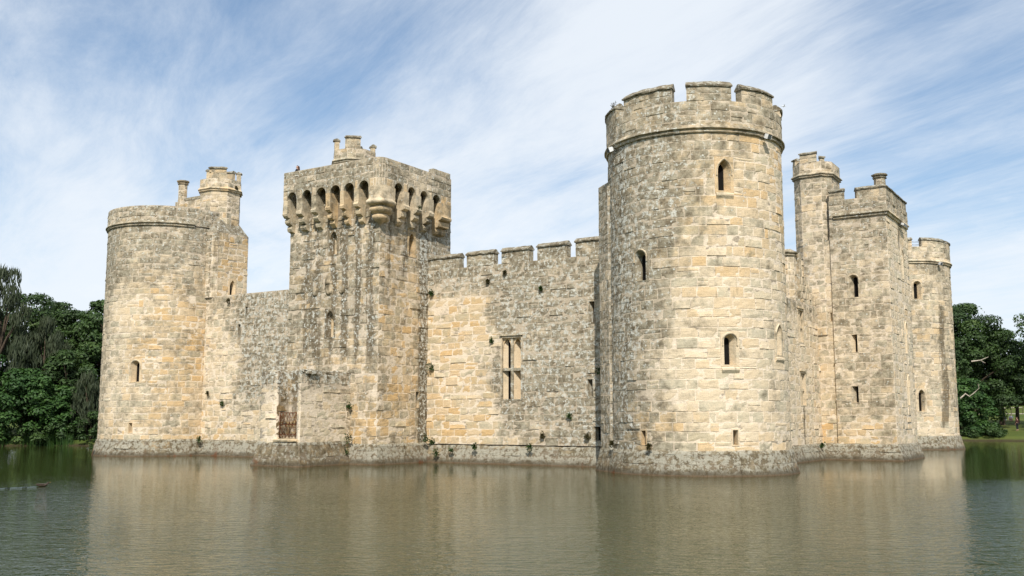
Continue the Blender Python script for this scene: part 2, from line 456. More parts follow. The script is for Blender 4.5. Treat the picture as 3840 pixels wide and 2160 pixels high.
# ground
g = G('grass_ground'); co = g.n('ShaderNodeTexCoord').outputs['Object']
N = g.noise(co, .12, 6); Nf = g.noise(co, 3.0, 6, .7)
c = g.mix(g.sstep(N, .35, .65), (.075, .105, .022), (.12, .14, .035)); c = g.mix(g.math('MULTIPLY', Nf, .5), c, (.05, .07, .018))
zc = g.n('ShaderNodeSeparateXYZ', inp={0: co}).outputs[2]
c = g.mix(g.sstep(g.math('ADD', zc, g.math('MULTIPLY', Nf, .3)), .15, .5), (.05, .038, .022), c)
M['ground'] = g.out(c, .95, g.n('ShaderNodeBump', inp={'Height': Nf, 'Distance': .1, 'Strength': 1.0}).outputs[0], .1)
M['path'] = simple('pale_gravel_path', (.42, .37, .29), .95, 0, .15, 2)
M['floor'] = simple('lead_roof', (.16, .16, .155), .8, 0, .2, 2)

# water
g = G('moat_water'); co = g.n('ShaderNodeTexCoord').outputs['Object']
mm = g.math
cd = (-.532, .837)      # ripples lie across the prevailing breeze, roughly facing the walls
rot = g.map(co, rot=(0, 0, radians(-32)))
w1 = g.noise(g.map(rot, (1.9, 2.8, 1)), 1.0, 3, .5, .5)
w2 = g.noise(g.map(rot, (3.6, 5.6, 1), loc=(3, 1, 0)), 1.0, 3, .6, .4)
w3 = g.noise(g.map(rot, (.5, .8, 1), loc=(8, 2, 0)), 1.0, 2, .5)
gust = g.noise(g.map(rot, (.045, .09, 1), loc=(4.3, 1.2, 0)), 1.0, 3, .55)
fd = g.n('ShaderNodeVectorMath', operation='DOT_PRODUCT', inp={0: co, 1: (-.5366, .8438, 0)}).outputs['Value']
near = mm('SUBTRACT', 1.0, g.sstep(mm('ADD', fd, mm('MULTIPLY', mm('SUBTRACT', gust, .5), 30.0)), 20.0, 52.0))
amp = mm('ADD', .08, mm('MULTIPLY', near, .92))
amp = mm('MULTIPLY', amp, mm('ADD', .75, mm('MULTIPLY', g.sstep(gust, .4, .6), .5)))
hh = mm('ADD', mm('MULTIPLY', w1, .75), mm('MULTIPLY', w2, .85)); hh = mm('ADD', hh, mm('MULTIPLY', w3, .7))
hh = mm('MULTIPLY', hh, amp)
bp = g.n('ShaderNodeBump', inp={'Height': hh, 'Distance': .068, 'Strength': 1.0}).outputs[0]
cw = g.mix(g.noise(co, .05, 3), (.028, .037, .008), (.040, .047, .011))
M['water'] = g.out(cw, .02, bp, .5, IOR=1.33, **{'Specular Tint': (.90, .83, .60, 1)})

# ------------------------------------------------------------------ camera, sun, sky
cam = bpy.data.cameras.new('camera'); co_ = bpy.data.objects.new('camera', cam); COL.objects.link(co_)
cam.sensor_width = 36; cam.lens = 36 * 2514 / 2576; cam.clip_end = 6000; cam.clip_start = .1
PITCH = radians(7.4446); YAW = radians(32.446)
co_.location = (0, 0, 2.6); co_.rotation_euler = (pi / 2 + PITCH, 0, YAW)
sc.camera = co_
SUN_AZ, SUN_EL = radians(-58), radians(46)
sd = Vector((cos(SUN_AZ) * cos(SUN_EL), sin(SUN_AZ) * cos(SUN_EL), sin(SUN_EL)))
L = bpy.data.lights.new('sun', 'SUN'); L.energy = 4.4; L.angle = radians(.6); L.color = (1.0, .95, .87)
lo = bpy.data.objects.new('sun', L); COL.objects.link(lo); lo.rotation_euler = sd.to_track_quat('Z', 'Y').to_euler()
lo.location = (0, -20, 60)
sc.view_settings.view_transform = 'Standard'; sc.view_settings.look = 'None'; sc.view_settings.gamma = 1
sc.view_settings.exposure = 0.16
sc.cycles.max_bounces = 6; sc.cycles.diffuse_bounces = 3; sc.cycles.glossy_bounces = 3; sc.cycles.caustics_reflective = False; sc.cycles.caustics_refractive = False

w = bpy.data.worlds.new('World'); sc.world = w; w.use_nodes = True
w.node_tree.nodes.clear(); g = G(w.node_tree, True)
sky = g.n('ShaderNodeTexSky', sky_type='NISHITA', sun_disc=False, sun_elevation=SUN_EL, sun_rotation=pi / 2 - SUN_AZ, air_density=1.0, dust_density=.6, ozone_density=1.3)
tc = g.n('ShaderNodeTexCoord').outputs['Generated']
xyz = g.n('ShaderNodeSeparateXYZ', inp={0: tc}).outputs
zz = g.math('MAXIMUM', g.math('ADD', xyz[2], .10), .02)
P = g.n('ShaderNodeCombineXYZ', inp={0: g.math('DIVIDE', xyz[0], zz), 1: g.math('DIVIDE', xyz[1], zz), 2: 0.0}).outputs[0]
# streak direction: azimuth of the far end of the cirrus bands
SA = radians(122.4 + 30)
PR = g.n('ShaderNodeMapping', vector_type='POINT', inp={'Vector': P, 'Rotation': (0, 0, -SA)}).outputs[0]
warp = g.noise(g.map(PR, (.5, .5, 1), loc=(7, 3, 0)), .8, 3, .5, out=1)
PW_ = g.n('ShaderNodeVectorMath', operation='MULTIPLY_ADD', inp={0: warp, 1: (.9, .55, 0), 2: PR}).outputs[0]
c1 = g.noise(g.map(PW_, (.22, .75, 1), loc=(2, 5, 0)), 1.0, 6, .5)
c2 = g.noise(g.map(PW_, (.6, 2.0, 1), loc=(3.1, .7, 0)), 1.3, 12, .71, .35)
c3 = g.noise(g.map(tc, (2.1, 2.1, 3.4), loc=(1.3, .4, 2)), 1.0, 5, .5)
cl = g.math('ADD', g.math('MULTIPLY', c1, .9), g.math('MULTIPLY', c2, .75)); cl = g.math('ADD', cl, g.math('MULTIPLY', c3, 1.1))
cov = g.math('MULTIPLY', g.math('SUBTRACT', 1.0, g.sstep(xyz[2], .06, .36)), .20)
# thinner and thicker parts of the cirrus veil
for dv, lo_, hi_, am in (((-.775, .545, .325), .94, 1.0, -.15), ((-.671, .645, .366), .96, 1.0, -.20), ((-.712, .647, .272), .985, 1.0, -.09), ((-.14, .945, .30), .94, 1.0, -.06),
                         ((-.16, .958, .235), .985, 1.0, -.07), ((-.49, .815, .31), .93, 1.0, .12), ((-.812, .541, .217), .97, 1.0, .10), ((-.33, .875, .34), .98, 1.0, .10)):
    dd = g.n('ShaderNodeVectorMath', operation='DOT_PRODUCT', inp={0: tc, 1: Vector(dv).normalized()}).outputs['Value']
    cl = g.math('ADD', cl, g.math('MULTIPLY', g.sstep(dd, lo_, hi_), am))
cl = g.sstep(g.math('ADD', cl, cov), 1.08, 1.66)
# low cumulus bank near the horizon
pc = g.noise(g.map(tc, (5, 5, 11), loc=(.4, 0, 0)), 1.0, 7, .6)
puff = g.math('MULTIPLY', g.sstep(pc, .50, .60), g.math('MULTIPLY', g.sstep(xyz[2], .08, .12), g.math('SUBTRACT', 1.0, g.sstep(xyz[2], .16, .24))))
blue = g.mix(.14, g.mix(1.0, sky.outputs[0], (.76, 1.0, 1.14), 'MULTIPLY'), (6.0, 6.9, 7.6))
CLOUD = (7.4, 7.9, 8.5)
c = g.mix(g.math('MULTIPLY', cl, .93), blue, CLOUD)
c = g.mix(g.math('MULTIPLY', puff, .35), c, (8.8, 8.9, 9.0))
hz = g.math('SUBTRACT', 1.0, g.sstep(xyz[2], -.02, .30))
c = g.mix(g.math('MULTIPLY', hz, .45), c, (7.6, 8.2, 8.9))
bg = g.n('ShaderNodeBackground', inp={'Color': c, 'Strength': .105})
g.t.links.new(bg.outputs[0], g.n('ShaderNodeOutputWorld').inputs[0])

# ------------------------------------------------------------------ ground and water
MOAT = [(-130, 2), (-112, 40), (-102, 50), (-93.5, 55.4), (-84, 61.5), (-80, 78), (-80, 112), (-70, 124), (-40, 128), (-16.5, 129.5), (-5, 131), (20, 126), (34, 110), (38, 60), (36, 8), (10, -2), (-60, -2)]
def moat_dist(x, y):
    ins = False; best = 1e9; n = len(MOAT)
    for i in range(n):
        x0, y0 = MOAT[i]; x1, y1 = MOAT[(i + 1) % n]
        if (y0 > y) != (y1 > y) and x < (x1 - x0) * (y - y0) / (y1 - y0) + x0: ins = not ins
        dx, dy = x1 - x0, y1 - y0; t = clamp(((x - x0) * dx + (y - y0) * dy) / (dx * dx + dy * dy))
        best = min(best, (x0 + t * dx - x) ** 2 + (y0 + t * dy - y) ** 2)
    d = sqrt(best); return -d if ins else d
def ground_z(x, y):
    t = moat_dist(x, y)
    t += nz(x * .15, y * .15) * 1.0
    if t < 0: return max(-1.6, t * .8)
    z = min(.35, t * .45) + .062 * min(t, 90)
    return z + nz(x * .05, y * .05, 3) * .25 * min(1, t / 8)
m = Mesh()
def axis(lo, hi, a, b, fine, coarse):
    r = []; x = lo
    while x < hi:
        r.append(x); x += fine if a <= x < b else coarse
    r.append(hi); return r
X = [-2500, -1200, -600, -350, -230] + axis(-170, 110, -135, 45, 2.5, 10) + [160, 260, 500, 1100, 2500]
Y = [-2500, -1200, -500, -200, -80] + axis(-30, 230, -8, 175, 2.5, 9) + [290, 400, 700, 1300, 2500]
rows = [[m.add((x, y, ground_z(x, y))) for x in X] for y in Y]
m.grid(rows)
tag(m.build('ground', M['ground']), kind='structure')
m = Mesh(); a = [m.add(p) for p in ((-160, -30, 0), (70, -30, 0), (70, 160, 0), (-160, 160, 0))]; m.face(*a)
tag(m.build('water', M['water']), kind='structure')
# pale path along the top of the right bank
m = Mesh(); rows = []
for i in range(26):
    x = -75 + i * 4.5; y = 178 + 3 * sin(x * .03)
    rows.append([m.add((x, y + k, ground_z(x, y + k) + .03 + .02 * (k in (1, )))) for k in (0, .9, 1.8)])
m.grid(rows, flip=True); tag(m.build('path', M['path']), kind='structure')

# ------------------------------------------------------------------ weathering maps (where the stone is grey, stained or ochre, and an east face paled for sun)
def deg_zone(r, f):
    return lambda a, z: f(math.degrees(a / r), z)
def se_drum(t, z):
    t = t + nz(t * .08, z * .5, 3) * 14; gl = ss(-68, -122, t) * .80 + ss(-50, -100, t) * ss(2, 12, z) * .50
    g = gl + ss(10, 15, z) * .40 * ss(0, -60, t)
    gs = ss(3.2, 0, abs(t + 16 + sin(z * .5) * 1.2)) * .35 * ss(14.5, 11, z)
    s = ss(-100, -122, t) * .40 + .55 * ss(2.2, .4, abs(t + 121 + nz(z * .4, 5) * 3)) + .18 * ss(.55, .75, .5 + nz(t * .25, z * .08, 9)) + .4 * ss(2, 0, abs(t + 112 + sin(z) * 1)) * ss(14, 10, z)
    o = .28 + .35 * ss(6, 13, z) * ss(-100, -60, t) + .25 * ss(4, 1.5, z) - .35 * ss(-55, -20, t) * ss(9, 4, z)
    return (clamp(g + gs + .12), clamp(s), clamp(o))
def se_par(t, z): return (.85 - .30 * ss(-75, -30, t), .22, .35)
def sw_drum(t, z):
    return (clamp(.34 + .50 * ss(10, 15, z) + .18 * ss(-90, -110, t)), .03, clamp(.85 * ss(14.5, 11, z) * ss(2.5, 5.5, z) * ss(-95, -50, t) + .5 * ss(4.5, 2.5, z)))
def curt_r(u, z):
    # u = world x of the south wall
    warm = ss(-31.5, -34, u + nz(u * .5, z * .5) * 2) * ss(10.6, 9.4, z)
    low = ss(4.2, 1.8, z)
    return (clamp(1.05 - .95 * warm - .38 * low * ss(-26, -30, u)), clamp(.15 * (1 - warm)), clamp(.72 * warm + .35 * low))
def curt_l(u, z):
    w_ = ss(-53.0, -55.0, u + nz(u * .4, z * .4) * 1.5)
    return (clamp(.85 * (1 - w_) * ss(2.0, 5, z) + .2 + .4 * ss(8.6, 10.2, z) * w_), .3 * (1 - w_), clamp(.25 + .35 * w_ * ss(5, 3, z)))
def post_s(u, z):
    col = sum(ss(.42, .10, abs(u - c + nz(u, z * .25) * .35)) for c in (-43.0, -42.2, -40.95, -40.0, -38.9, -37.9))
    hi = ss(4.5, 7.5, z)
    return (clamp(.50 + .20 * hi), clamp(1.0 * col * hi + .15 * hi), clamp(.55 - .1 * hi + .3 * ss(5, 2, z)))
def post_e(v, z):
    col = 1.15 * ss(.75, .15, abs(v - 48.5 + nz(v, z * .2) * .4)) + .8 * ss(.4, .1, abs(v - 45.2)) * ss(9, 12, z) + .9 * ss(.4, .1, abs(v - 46.7)) * ss(9.5, 12, z)
    return (clamp(.42 + .40 * ss(47.8, 48.3, v) + .25 * ss(9, 13, z)), clamp(col), clamp(.75 - .25 * ss(47.8, 48.3, v)))
def sq_s(u, z): return (clamp(.56 + .25 * ss(10, 16, z) - .30 * ss(4, 1.8, z)), .06, clamp(.12 + .5 * ss(3.5, 1.6, z)))
def sq_e(v, z): return (clamp(.02 + .3 * ss(15, 16.5, z)), clamp(.9 * ss(.5, .1, abs(v - 69.3)) * ss(12.8, 14.5, z) + .4 * ss(15.4, 16, z) * ss(67, 68, v)), .18)  # east face left nearly ungreyed, its paleness standing in for stronger sun
def ne_drum(t, z):
    return (clamp(.40 + .3 * ss(12, 16, z) - .2 * ss(4, 2, z)), clamp(.95 * ss(9, 3, abs(t + 30 + sin(z * .9) * 2)) * ss(14, 11, z) * ss(1.2, 3, z)), .32)
def east_c(v, z): return (clamp(.05 + .6 * ss(8.3, 9.6, z)), clamp(.8 * ss(.5, .1, abs(v - 62.0)) * ss(6.5, 4.5, z) + .35 * ss(8.8, 9.4, z)), .2)
def plz(a, z): return (.78 + .7 * nz(a * .35, z, 2), .35, .25)
def grey(a, z): return (.85, .25, .15)

def batter(h=1.12, out=.30, top=.07):
    """sloping foot of a wall, standing proud of it, with a weathered set-off on top"""
    return lambda z: top + .82 * out * clamp((h - z) / h, -.4, 1.8) if z <= h else top * clamp((h + .14 - z) / .14)
def plinth(parent, mk, a0, a1, h=1.12, out=.30, top=.09, zone=plz, name='plinth', caps=True):
    h -= .12
    m = Mesh(); mp = mk(batter(h, out, top))
    masonry(m, mp, a0, a1, -.7, h, (), zone, (.5, .7), (.8, 1.6), dep=.004, wear=1.5)
    flat = mk(None)   # set-off
    n = max(2, int((a1 - a0) / .25)); A = sorted(set([a0 + (a1 - a0) * i / n for i in range(n + 1)] + [c for c in flat.corners() if a0 < c < a1]))
    rows = []
    for d, z in ((top + .015, h - .03), (top - .01, h + .03), (top * .4, h + .11), (-.03, h + .16)):
        rows.append([m.add(flat(a, z + nz(a * 2, d, z) * .04, d + nz(a * 3, z, 8) * .03), (R.random() if i % 4 == 0 else .5, .5, 1), (.8, .3, .1)) for i, a in enumerate(A)])
    m.grid(rows)
    if caps:
        for a in (a0, a1):
            q = [m.add(mp(a, z, 0), (.5, .5, 1), (.8, .2, .1)) for z in (-.7, 0, h)] + [m.add(flat(a, z, -.5), (.5, .5, 1), (.8, .2, .1)) for z in (h, -.7)]
            m.face(*q, smooth=False)
    return m.build(name, M['plinth'], parent)

def roof_cap(parent, pts, z, name='roof'):
    m = Mesh(); t = [m.add((x, y, z)) for x, y in pts]; b = [m.add((x, y, z - .3)) for x, y in pts]
    m.face(*t, smooth=False); m.face(*reversed(b), smooth=False); m.grid([b, t], closed=True, smooth=False)
    return m.build(name, M['floor'], parent)
def circ_pts(cx, cy, r, n=40): return [(cx + r * cos(2 * pi * i / n), cy + r * sin(2 * pi * i / n)) for i in range(n)]

def chimney(parent, x, y, z0, z1, r, zone=grey):
    """octagonal shaft with moulded cap"""
    pts = [(x + r / cos(pi / 8) * cos(pi / 8 + i * pi / 4), y + r / cos(pi / 8) * sin(pi / 8 + i * pi / 4)) for i in range(8)]
    mp = Path(pts, True); m = Mesh()
    masonry(m, mp, 0, mp.total, z0, z1 - .3, (), zone, (.35, .5), (.3, .8), step=.3)
    o = m.build('chimney', M['stone'], parent)
    m = Mesh()
    prof = [(-.05, z1 - .34), (.07, z1 - .30), (.09, z1 - .26), (.03, z1 - .22), (.03, z1 - .17), (.13, z1 - .11), (.14, z1 - .04), (.06, z1), (-r * .45, z1), (-r * .45, z1 - .3)]
    extrude(m, mp, 0, mp.total, prof, .2, .008, zone, caps=False)
    m.build('chimney_cap', M['coping'], o)
    return o

def oct_turret(parent, pts, z0, zs, zp, merl, zm, zone, course=(.40, .52), hgt=.2, name='stair_turret', holes=()):
    """polygonal turret: body z0..zs, string, parapet to zp, merlons (a0,a1) to zm"""
    mp = Path(pts, True); m = Mesh()
    masonry(m, mp, 0, mp.total, z0, zs, holes, zone, course, (.45, .95), step=.4)
    o = m.build(name, M['stone'], parent)
    mpp = Path([tuple(q) for q in (Vector(p) + (Vector(p) - sum((Vector(k) for k in pts), Vector((0, 0))) / len(pts)).normalized() * .05 for p in pts)], True)
    extr = string_course(o, mpp, 0, mpp.total, zs + .02, zone, s=.8)
    m = Mesh(); masonry(m, mpp, 0, mpp.total, zs, zp, (), zone, (.35, .5), (.4, .8), step=.4)
    T = mpp.total
    n = 40; A = [T * i / n for i in range(n + 1)]
    rw = [[m.add(mpp(a, z, d), (.5, .5, 1), (.8, .2, .1)) for a in A] for d, z in ((0, zp), (-.32, zp), (-.32, zs + .2))]
    m.grid(rw, smooth=False)
    m.build('parapet', M['stone'], o)
    for q in merl:
        a0, a1 = q[:2]; top = q[2] if len(q) > 2 else zm
        merlon(o, mpp, a0, a1, zp - .01, top, .32, zone, hgt)
    roof_cap(o, [mpp(a, 0, -.1)[:2] for a in [T * i / 8 for i in range(8)]], zs + .05)
    return o

def octagon(cx, cy, ap, rot=0):
    r = ap / cos(pi / 8); return [(cx + r * cos(rot + pi / 8 + i * pi / 4), cy + r * sin(rot + pi / 8 + i * pi / 4)) for i in range(8)]

# ================================================================== near (south-east) round tower
def rad(t): return radians(t)
cx, cy, r = -19.14, 47.6, 4.40
T = thing('round_tower', (cx, cy, 0), 'biggest pale sandstone round tower, nearest the viewer, rising from the moat', 'tower')
mp = Circle(cx, cy, r); A0, A1 = rad(-215) * r, rad(45) * r
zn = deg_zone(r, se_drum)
W = [(-49.3, 13.25, .62, 1.48, 'pointed', .26, .10), (-104.5, 9.15, .64, 1.45, 'round', .24, .02), (-48.7, 5.05, .58, 1.40, 'round', .26, -.06), (-104.3, 1.38, .26, .66, 'flat', .14, 0), (-46.8, 1.38, .24, .70, 'flat', .14, 0), (-8.0, 5.6, .5, 1.4, 'pointed', .24, 0)]
H = [hole(rad(t) * r, z, w_, h_, .16 if k != 'flat' else .06) for t, z, w_, h_, k, s_, f_ in W]
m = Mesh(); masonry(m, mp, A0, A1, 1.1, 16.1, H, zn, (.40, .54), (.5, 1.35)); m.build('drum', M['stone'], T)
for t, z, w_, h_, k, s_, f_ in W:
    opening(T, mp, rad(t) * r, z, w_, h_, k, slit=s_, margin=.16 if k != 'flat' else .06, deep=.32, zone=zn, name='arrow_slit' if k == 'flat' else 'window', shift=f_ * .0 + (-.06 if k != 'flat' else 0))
    if k != 'flat' and z > 5.04 and z != 9.15:   # projecting sill stone
        m = Mesh(); extrude(m, mp, rad(t) * r - .42, rad(t) * r + .42, [(-.03, z - .08), (.02, z - .10), (.09, z - .16), (.09, z - .24), (-.02, z - .42), (-.05, z - .42)], .12, .006, zn); m.build('sill', M['ashlar'], T)
plinth(T, lambda off: Circle(cx, cy, r, off), A0, A1, 1.12, .28, .10)
zp = deg_zone(r, se_par); mpp = Circle(cx, cy, r + .06)
k_ = (r + .06)
string_course(T, Circle(cx, cy, r + .02), A0, A1, 16.28, zp)
m = Mesh(); masonry(m, mpp, rad(-215) * k_, rad(45) * k_, 16.2, 17.62, (), zp, (.44, .50), (.6, 1.0))
rows = [[m.add(mpp(rad(-215 + i * 4) * k_, z, d), (.5, .5, 1), (.7, .2, .1)) for i in range(91)] for d, z in ((-.01, 17.61), (-.5, 17.61), (-.5, 16.3))]
m.grid(rows, smooth=False); m.build('parapet', M['stone'], T)
for t0, t1, top in ((-168, -126, 18.1), (-117.3, -79.8, 18.30), (-71.8, -43.0, 18.32), (-36.8, -6.5, 18.27), (8, 36, 17.95)):
    merlon(T, mpp, rad(t0) * k_, rad(t1) * k_, 17.6, top, .5, zp, .30)
roof_cap(T, circ_pts(cx, cy, r - .1), 16.6)
# projecting stair turret on its west flank
tp = [(-23.72, 45.75), (-22.75, 44.9), (-21.9, 44.9), (-21.0, 46.5), (-21.0, 49.6), (-23.72, 49.6)]
tz = lambda a, z: (.8, .4, .1)
tm = Path(tp, True); m = Mesh(); masonry(m, tm, 0, tm.total, .9, 14.6, (), tz, (.42, .54), (.5, .95), step=.6)
o = m.build('stair_turret', M['stone'], T)
m = Mesh()   # sloping stone cap that dies into the drum
lowr = [m.add((x, y, 14.55), (R.random(), .5, 1), (.8, .2, .1)) for x, y in tp]
upr = [m.add((x + (cx - x) * .33, y + (cy - y) * .33 + .2, 15.75), (R.random(), .5, 1), (.8, .2, .1)) for x, y in tp]
m.grid([lowr, upr], closed=True, smooth=False); m.face(*upr, smooth=False); m.build('turret_cap', M['coping'], o)
plinth(T, lambda off: Path(tp, True, off), 0, tm.total * .999, 1.12, .28, .06, name='turret_plinth', caps=False)

# ================================================================== south curtain, right half
C1 = thing('curtain_wall', (-31, 49, 0), 'battlemented grey and ochre wall with a tall cross-mullioned window, left of the nearest tower', 'wall')
pA = Path([(-37.35, 49.0), (-22.4, 49.0)]); S = lambda u: u + 37.35
zc = lambda a, z: curt_r(a - 37.35, z)
bigw = (-31.19, 3.69, 1.30, 3.60)
SL = [(-25.90, 7.85, .34, 1.22), (-26.05, 3.80, .32, .95), (-25.62, 1.38, .40, .78)]
H = [(S(bigw[0]) - .75, S(bigw[0]) + .75, bigw[1] - .05, bigw[1] + 3.75)] + [hole(S(u), z, w_, h_, .06) for u, z, w_, h_ in SL]
m = Mesh(); masonry(m, pA, 0, pA.total, 1.1, 11.68, H, zc, (.37, .50), (.45, 1.2), wear=1.2)
rows = [[m.add(pA(pA.total * i / 30, z, d), (.5, .5, 1), (.8, .2, .1)) for i in range(31)] for d, z in ((-.01, 11.67), (-.5, 11.67), (-.5, 10.4), (-1.9, 10.4), (-1.9, -.5))]
m.grid(rows, smooth=False); m.build('wall', M['stone'], C1)
for u, z, w_, h_ in SL: opening(C1, pA, S(u), z, w_, h_, 'flat', slit=w_ * .62, margin=.06, deep=.3, zone=zc, name='arrow_slit', shift=.05)
plinth(C1, lambda off: Path([(-37.35, 49.0), (-22.4, 49.0)], False, off), .0, pA.total, 1.0, .34, .10, caps=False)
for a, b, zt in ((-37.3, -34.93, 12.36), (-34.45, -32.42, 12.38), (-31.93, -29.95, 12.38), (-29.46, -27.44, 12.42), (-26.93, -22.6, 12.48)):
    merlon(C1, pA, S(a), S(b), 11.66, zt, .5, zc, .27)
# two-light mullioned window
def cross_window(parent, mp, s, z, w_, h_, zone, name='mullioned_window', blocked=(1, 3)):
    m = Mesh(); fw = .09; hw = w_ / 2
    n_ = lambda a, zz, d, b=1.0: m.add(mp(a, zz, d), (.55, .6, b), zone(a, zz))
    def box(a0, a1, z0, z1, d0, d1):
        q = [n_(a, zz, d) for d in (d1, d0) for a, zz in ((a0, z0), (a1, z0), (a1, z1), (a0, z1))]
        for f in ((0, 1, 2, 3), (4, 5, 1, 0), (5, 6, 2, 1), (6, 7, 3, 2), (7, 4, 0, 3)): m.face(*(q[i] for i in f), smooth=False)
    box(s - hw - fw, s - hw, z - .05, z + h_ + .02, -.35, .02); box(s + hw, s + hw + fw, z - .05, z + h_ + .02, -.35, .02)
    box(s - hw, s + hw, z - .05, z + .03, -.4, .01); box(s - hw, s + hw, z + h_ - .02, z + h_ + .10, -.35, .02)
    o = m.build(name, M['ashlar'], parent)
    m = Mesh(); box(s - hw - .13, s + hw + .13, z + h_ + .10, z + h_ + .20, -.05, .10); m.build('hood', M['ashlar'], o)
    m = Mesh(); box(s - .085, s + .085, z + .03, z + h_ - .02, -.28, -.06); m.build('mullion', M['ashlar'], o)
    zt = z + h_ * .485
    m = Mesh(); box(s - hw, s - .085, zt - .08, zt + .08, -.28, -.07); box(s + .085, s + hw, zt - .08, zt + .08, -.28, -.07); m.build('transom', M['ashlar'], o)
    for k, (a0, a1, z0, z1, top) in enumerate(((s - hw, s - .085, zt + .08, z + h_ - .02, 1), (s + .085, s + hw, zt + .08, z + h_ - .02, 1), (s - hw, s - .085, z + .03, zt - .08, 0), (s + .085, s + hw, z + .03, zt - .08, 0))):
        m = Mesh(); ww = a1 - a0; cxa = (a0 + a1) / 2
        if top:   # arched head plate filling the top of the light
            P = arch(ww - .06, z1 - z0 - .05, 'pointed'); P = [p for p in P if p[1] > (z1 - z0) * .5]
            lo_ = [m.add(mp(cxa + x, z0 + q, -.12), (.6, .5, 1), zone(0, z)) for x, q in P]
            up_ = [m.add(mp(cxa + x, z1, -.12), (.6, .5, 1), zone(0, z)) for x, q in P]
            bk_ = [m.add(mp(cxa + x, z0 + q, -.28), (.6, .5, 1), zone(0, z)) for x, q in P]
            m.grid([bk_, lo_, up_], smooth=False)
        # splayed jamb towards the back, left jamb wide
        f0, f1 = a0, a1; bd = .36 if k not in blocked else .55; b0, b1 = (a0 + ww * .38, a1) if k in (0, 2) else (a0 + ww * .42, a1 - ww * .12)
        q = [m.add(mp(a, zz, d), (.6, .3, 1), (.15, .1, .3)) for a, d in ((f0, -.14), (b0, -bd), (b1, -bd), (f1, -.14)) for zz in (z0, z1)]
        for i in (0, 2, 4):
            if i == 2: continue
            m.face(q[i], q[i + 2], q[i + 3], q[i + 1], smooth=False)
        m.face(q[1], q[3], q[5], q[7], smooth=False); m.face(q[0], q[2], q[4], q[6], smooth=False)
        lg = m.build('light', M['ashlar'], o)
        m = Mesh(); q = [m.add(mp(a, zz, -bd - .01), (.8, .2, 1), (.1, .1, .7)) for a, zz in ((b0 - .03, z0), (b1 + .03, z0), (b1 + .03, z1), (b0 - .03, z1))]; m.face(*q, smooth=False)
        if k in blocked: m.build('blocking', M['stone'], lg)
        else: m.build('shade_panel', M['dark'], lg)  # dark sheet stands in for the shade behind an open light
    return o
cross_window(C1, pA, S(bigw[0]), bigw[1], bigw[2], bigw[3], zc)

# ================================================================== south curtain, left half
C2 = thing('curtain_wall', (-50, 49, 0), 'low grey wall without battlements between the far left round tower and the machicolated tower', 'wall')
pB = Path([(-59.0, 49.0), (-44.4, 49.0)]); S2 = lambda u: u + 59.0
zc2 = lambda a, z: curt_l(a - 59.0, z)
SL = [(-57.86, 8.35, .20, .75), (-57.55, 5.0, .16, .62), (-53.95, 7.9, .24, 1.3), (-53.3, 9.6, .18, .8)]
H = [hole(S2(u), z, w_, h_, .05) for u, z, w_, h_ in SL]
m = Mesh(); masonry(m, pB, 0, pB.total, 1.1, 11.36, H, zc2, (.36, .48), (.45, .95), ragged=.10, wear=1.3)
rows = [[m.add(pB(pB.total * i / 30, z + nz(i, d) * .08, d), (.5, .5, 1), (.8, .3, .1)) for i in range(31)] for d, z in ((-.02, 11.25), (-.5, 11.33), (-1.2, 11.28), (-1.9, 11.2), (-1.9, -.5))]
m.grid(rows, smooth=False); m.build('wall', M['stone'], C2)
for u, z, w_, h_ in SL: opening(C2, pB, S2(u), z, w_, h_, 'flat', slit=w_ * .7, margin=.05, deep=.3, zone=zc2, name='arrow_slit')
plinth(C2, lambda off: Path([(-59.0, 49.0), (-44.4, 49.0)], False, off), 0, pB.total, 1.08, .34, .10, caps=False)

# ================================================================== far left (south-west) round tower
cx, cy, r = -62.0, 49.3, 4.50
T = thing('round_tower', (cx, cy, 0), 'round tower at the left end with a plain rim, chimney and octagonal turret', 'tower')
mp = Circle(cx, cy, r); A0, A1 = rad(-200) * r, rad(20) * r
zn = deg_zone(r, sw_drum)
W = [(-65.3, 5.15, .62, 1.47, 'round', .24), (-67.5, 1.62, .26, .68, 'flat', .14)]
H = [hole(rad(t) * r, z, w_, h_, .16 if k != 'flat' else .06) for t, z, w_, h_, k, s_ in W]
m = Mesh(); masonry(m, mp, A0, A1, 1.1, 16.4, H, zn, (.39, .52), (.5, 1.25)); m.build('drum', M['stone'], T)
for t, z, w_, h_, k, s_ in W:
    opening(T, mp, rad(t) * r, z, w_, h_, k, slit=s_, margin=.16 if k != 'flat' else .06, zone=zn, name='arrow_slit' if k == 'flat' else 'window', shift=.08)
plinth(T, lambda off: Circle(cx, cy, r, off), A0, A1, 1.16, .30, .10)
swp = lambda a, z: (.85, .12, .15)
string_course(T, Circle(cx, cy, r + .02), A0, rad(-19) * r, 16.55, swp)
k_ = r + .06; mpp = Circle(cx, cy, k_)
m = Mesh(); masonry(m, mpp, rad(-200) * k_, rad(20) * k_, 16.45, 17.78, (), swp, (.40, .56), (.5, 1.0), ragged=.12, wear=1.5)
rows = [[m.add(mpp(rad(-200 + i * 4) * k_, z + nz(i * .7, d) * .06, d), (.5, .5, 1), (.9, .3, .1)) for i in range(56)] for d, z in ((-.02, 17.69), (-.25, 17.75), (-.5, 17.69), (-.5, 16.8))]
m.grid(rows, smooth=False); m.build('parapet', M['stone'], T)
roof_cap(T, circ_pts(cx, cy, r - .1), 16.9)
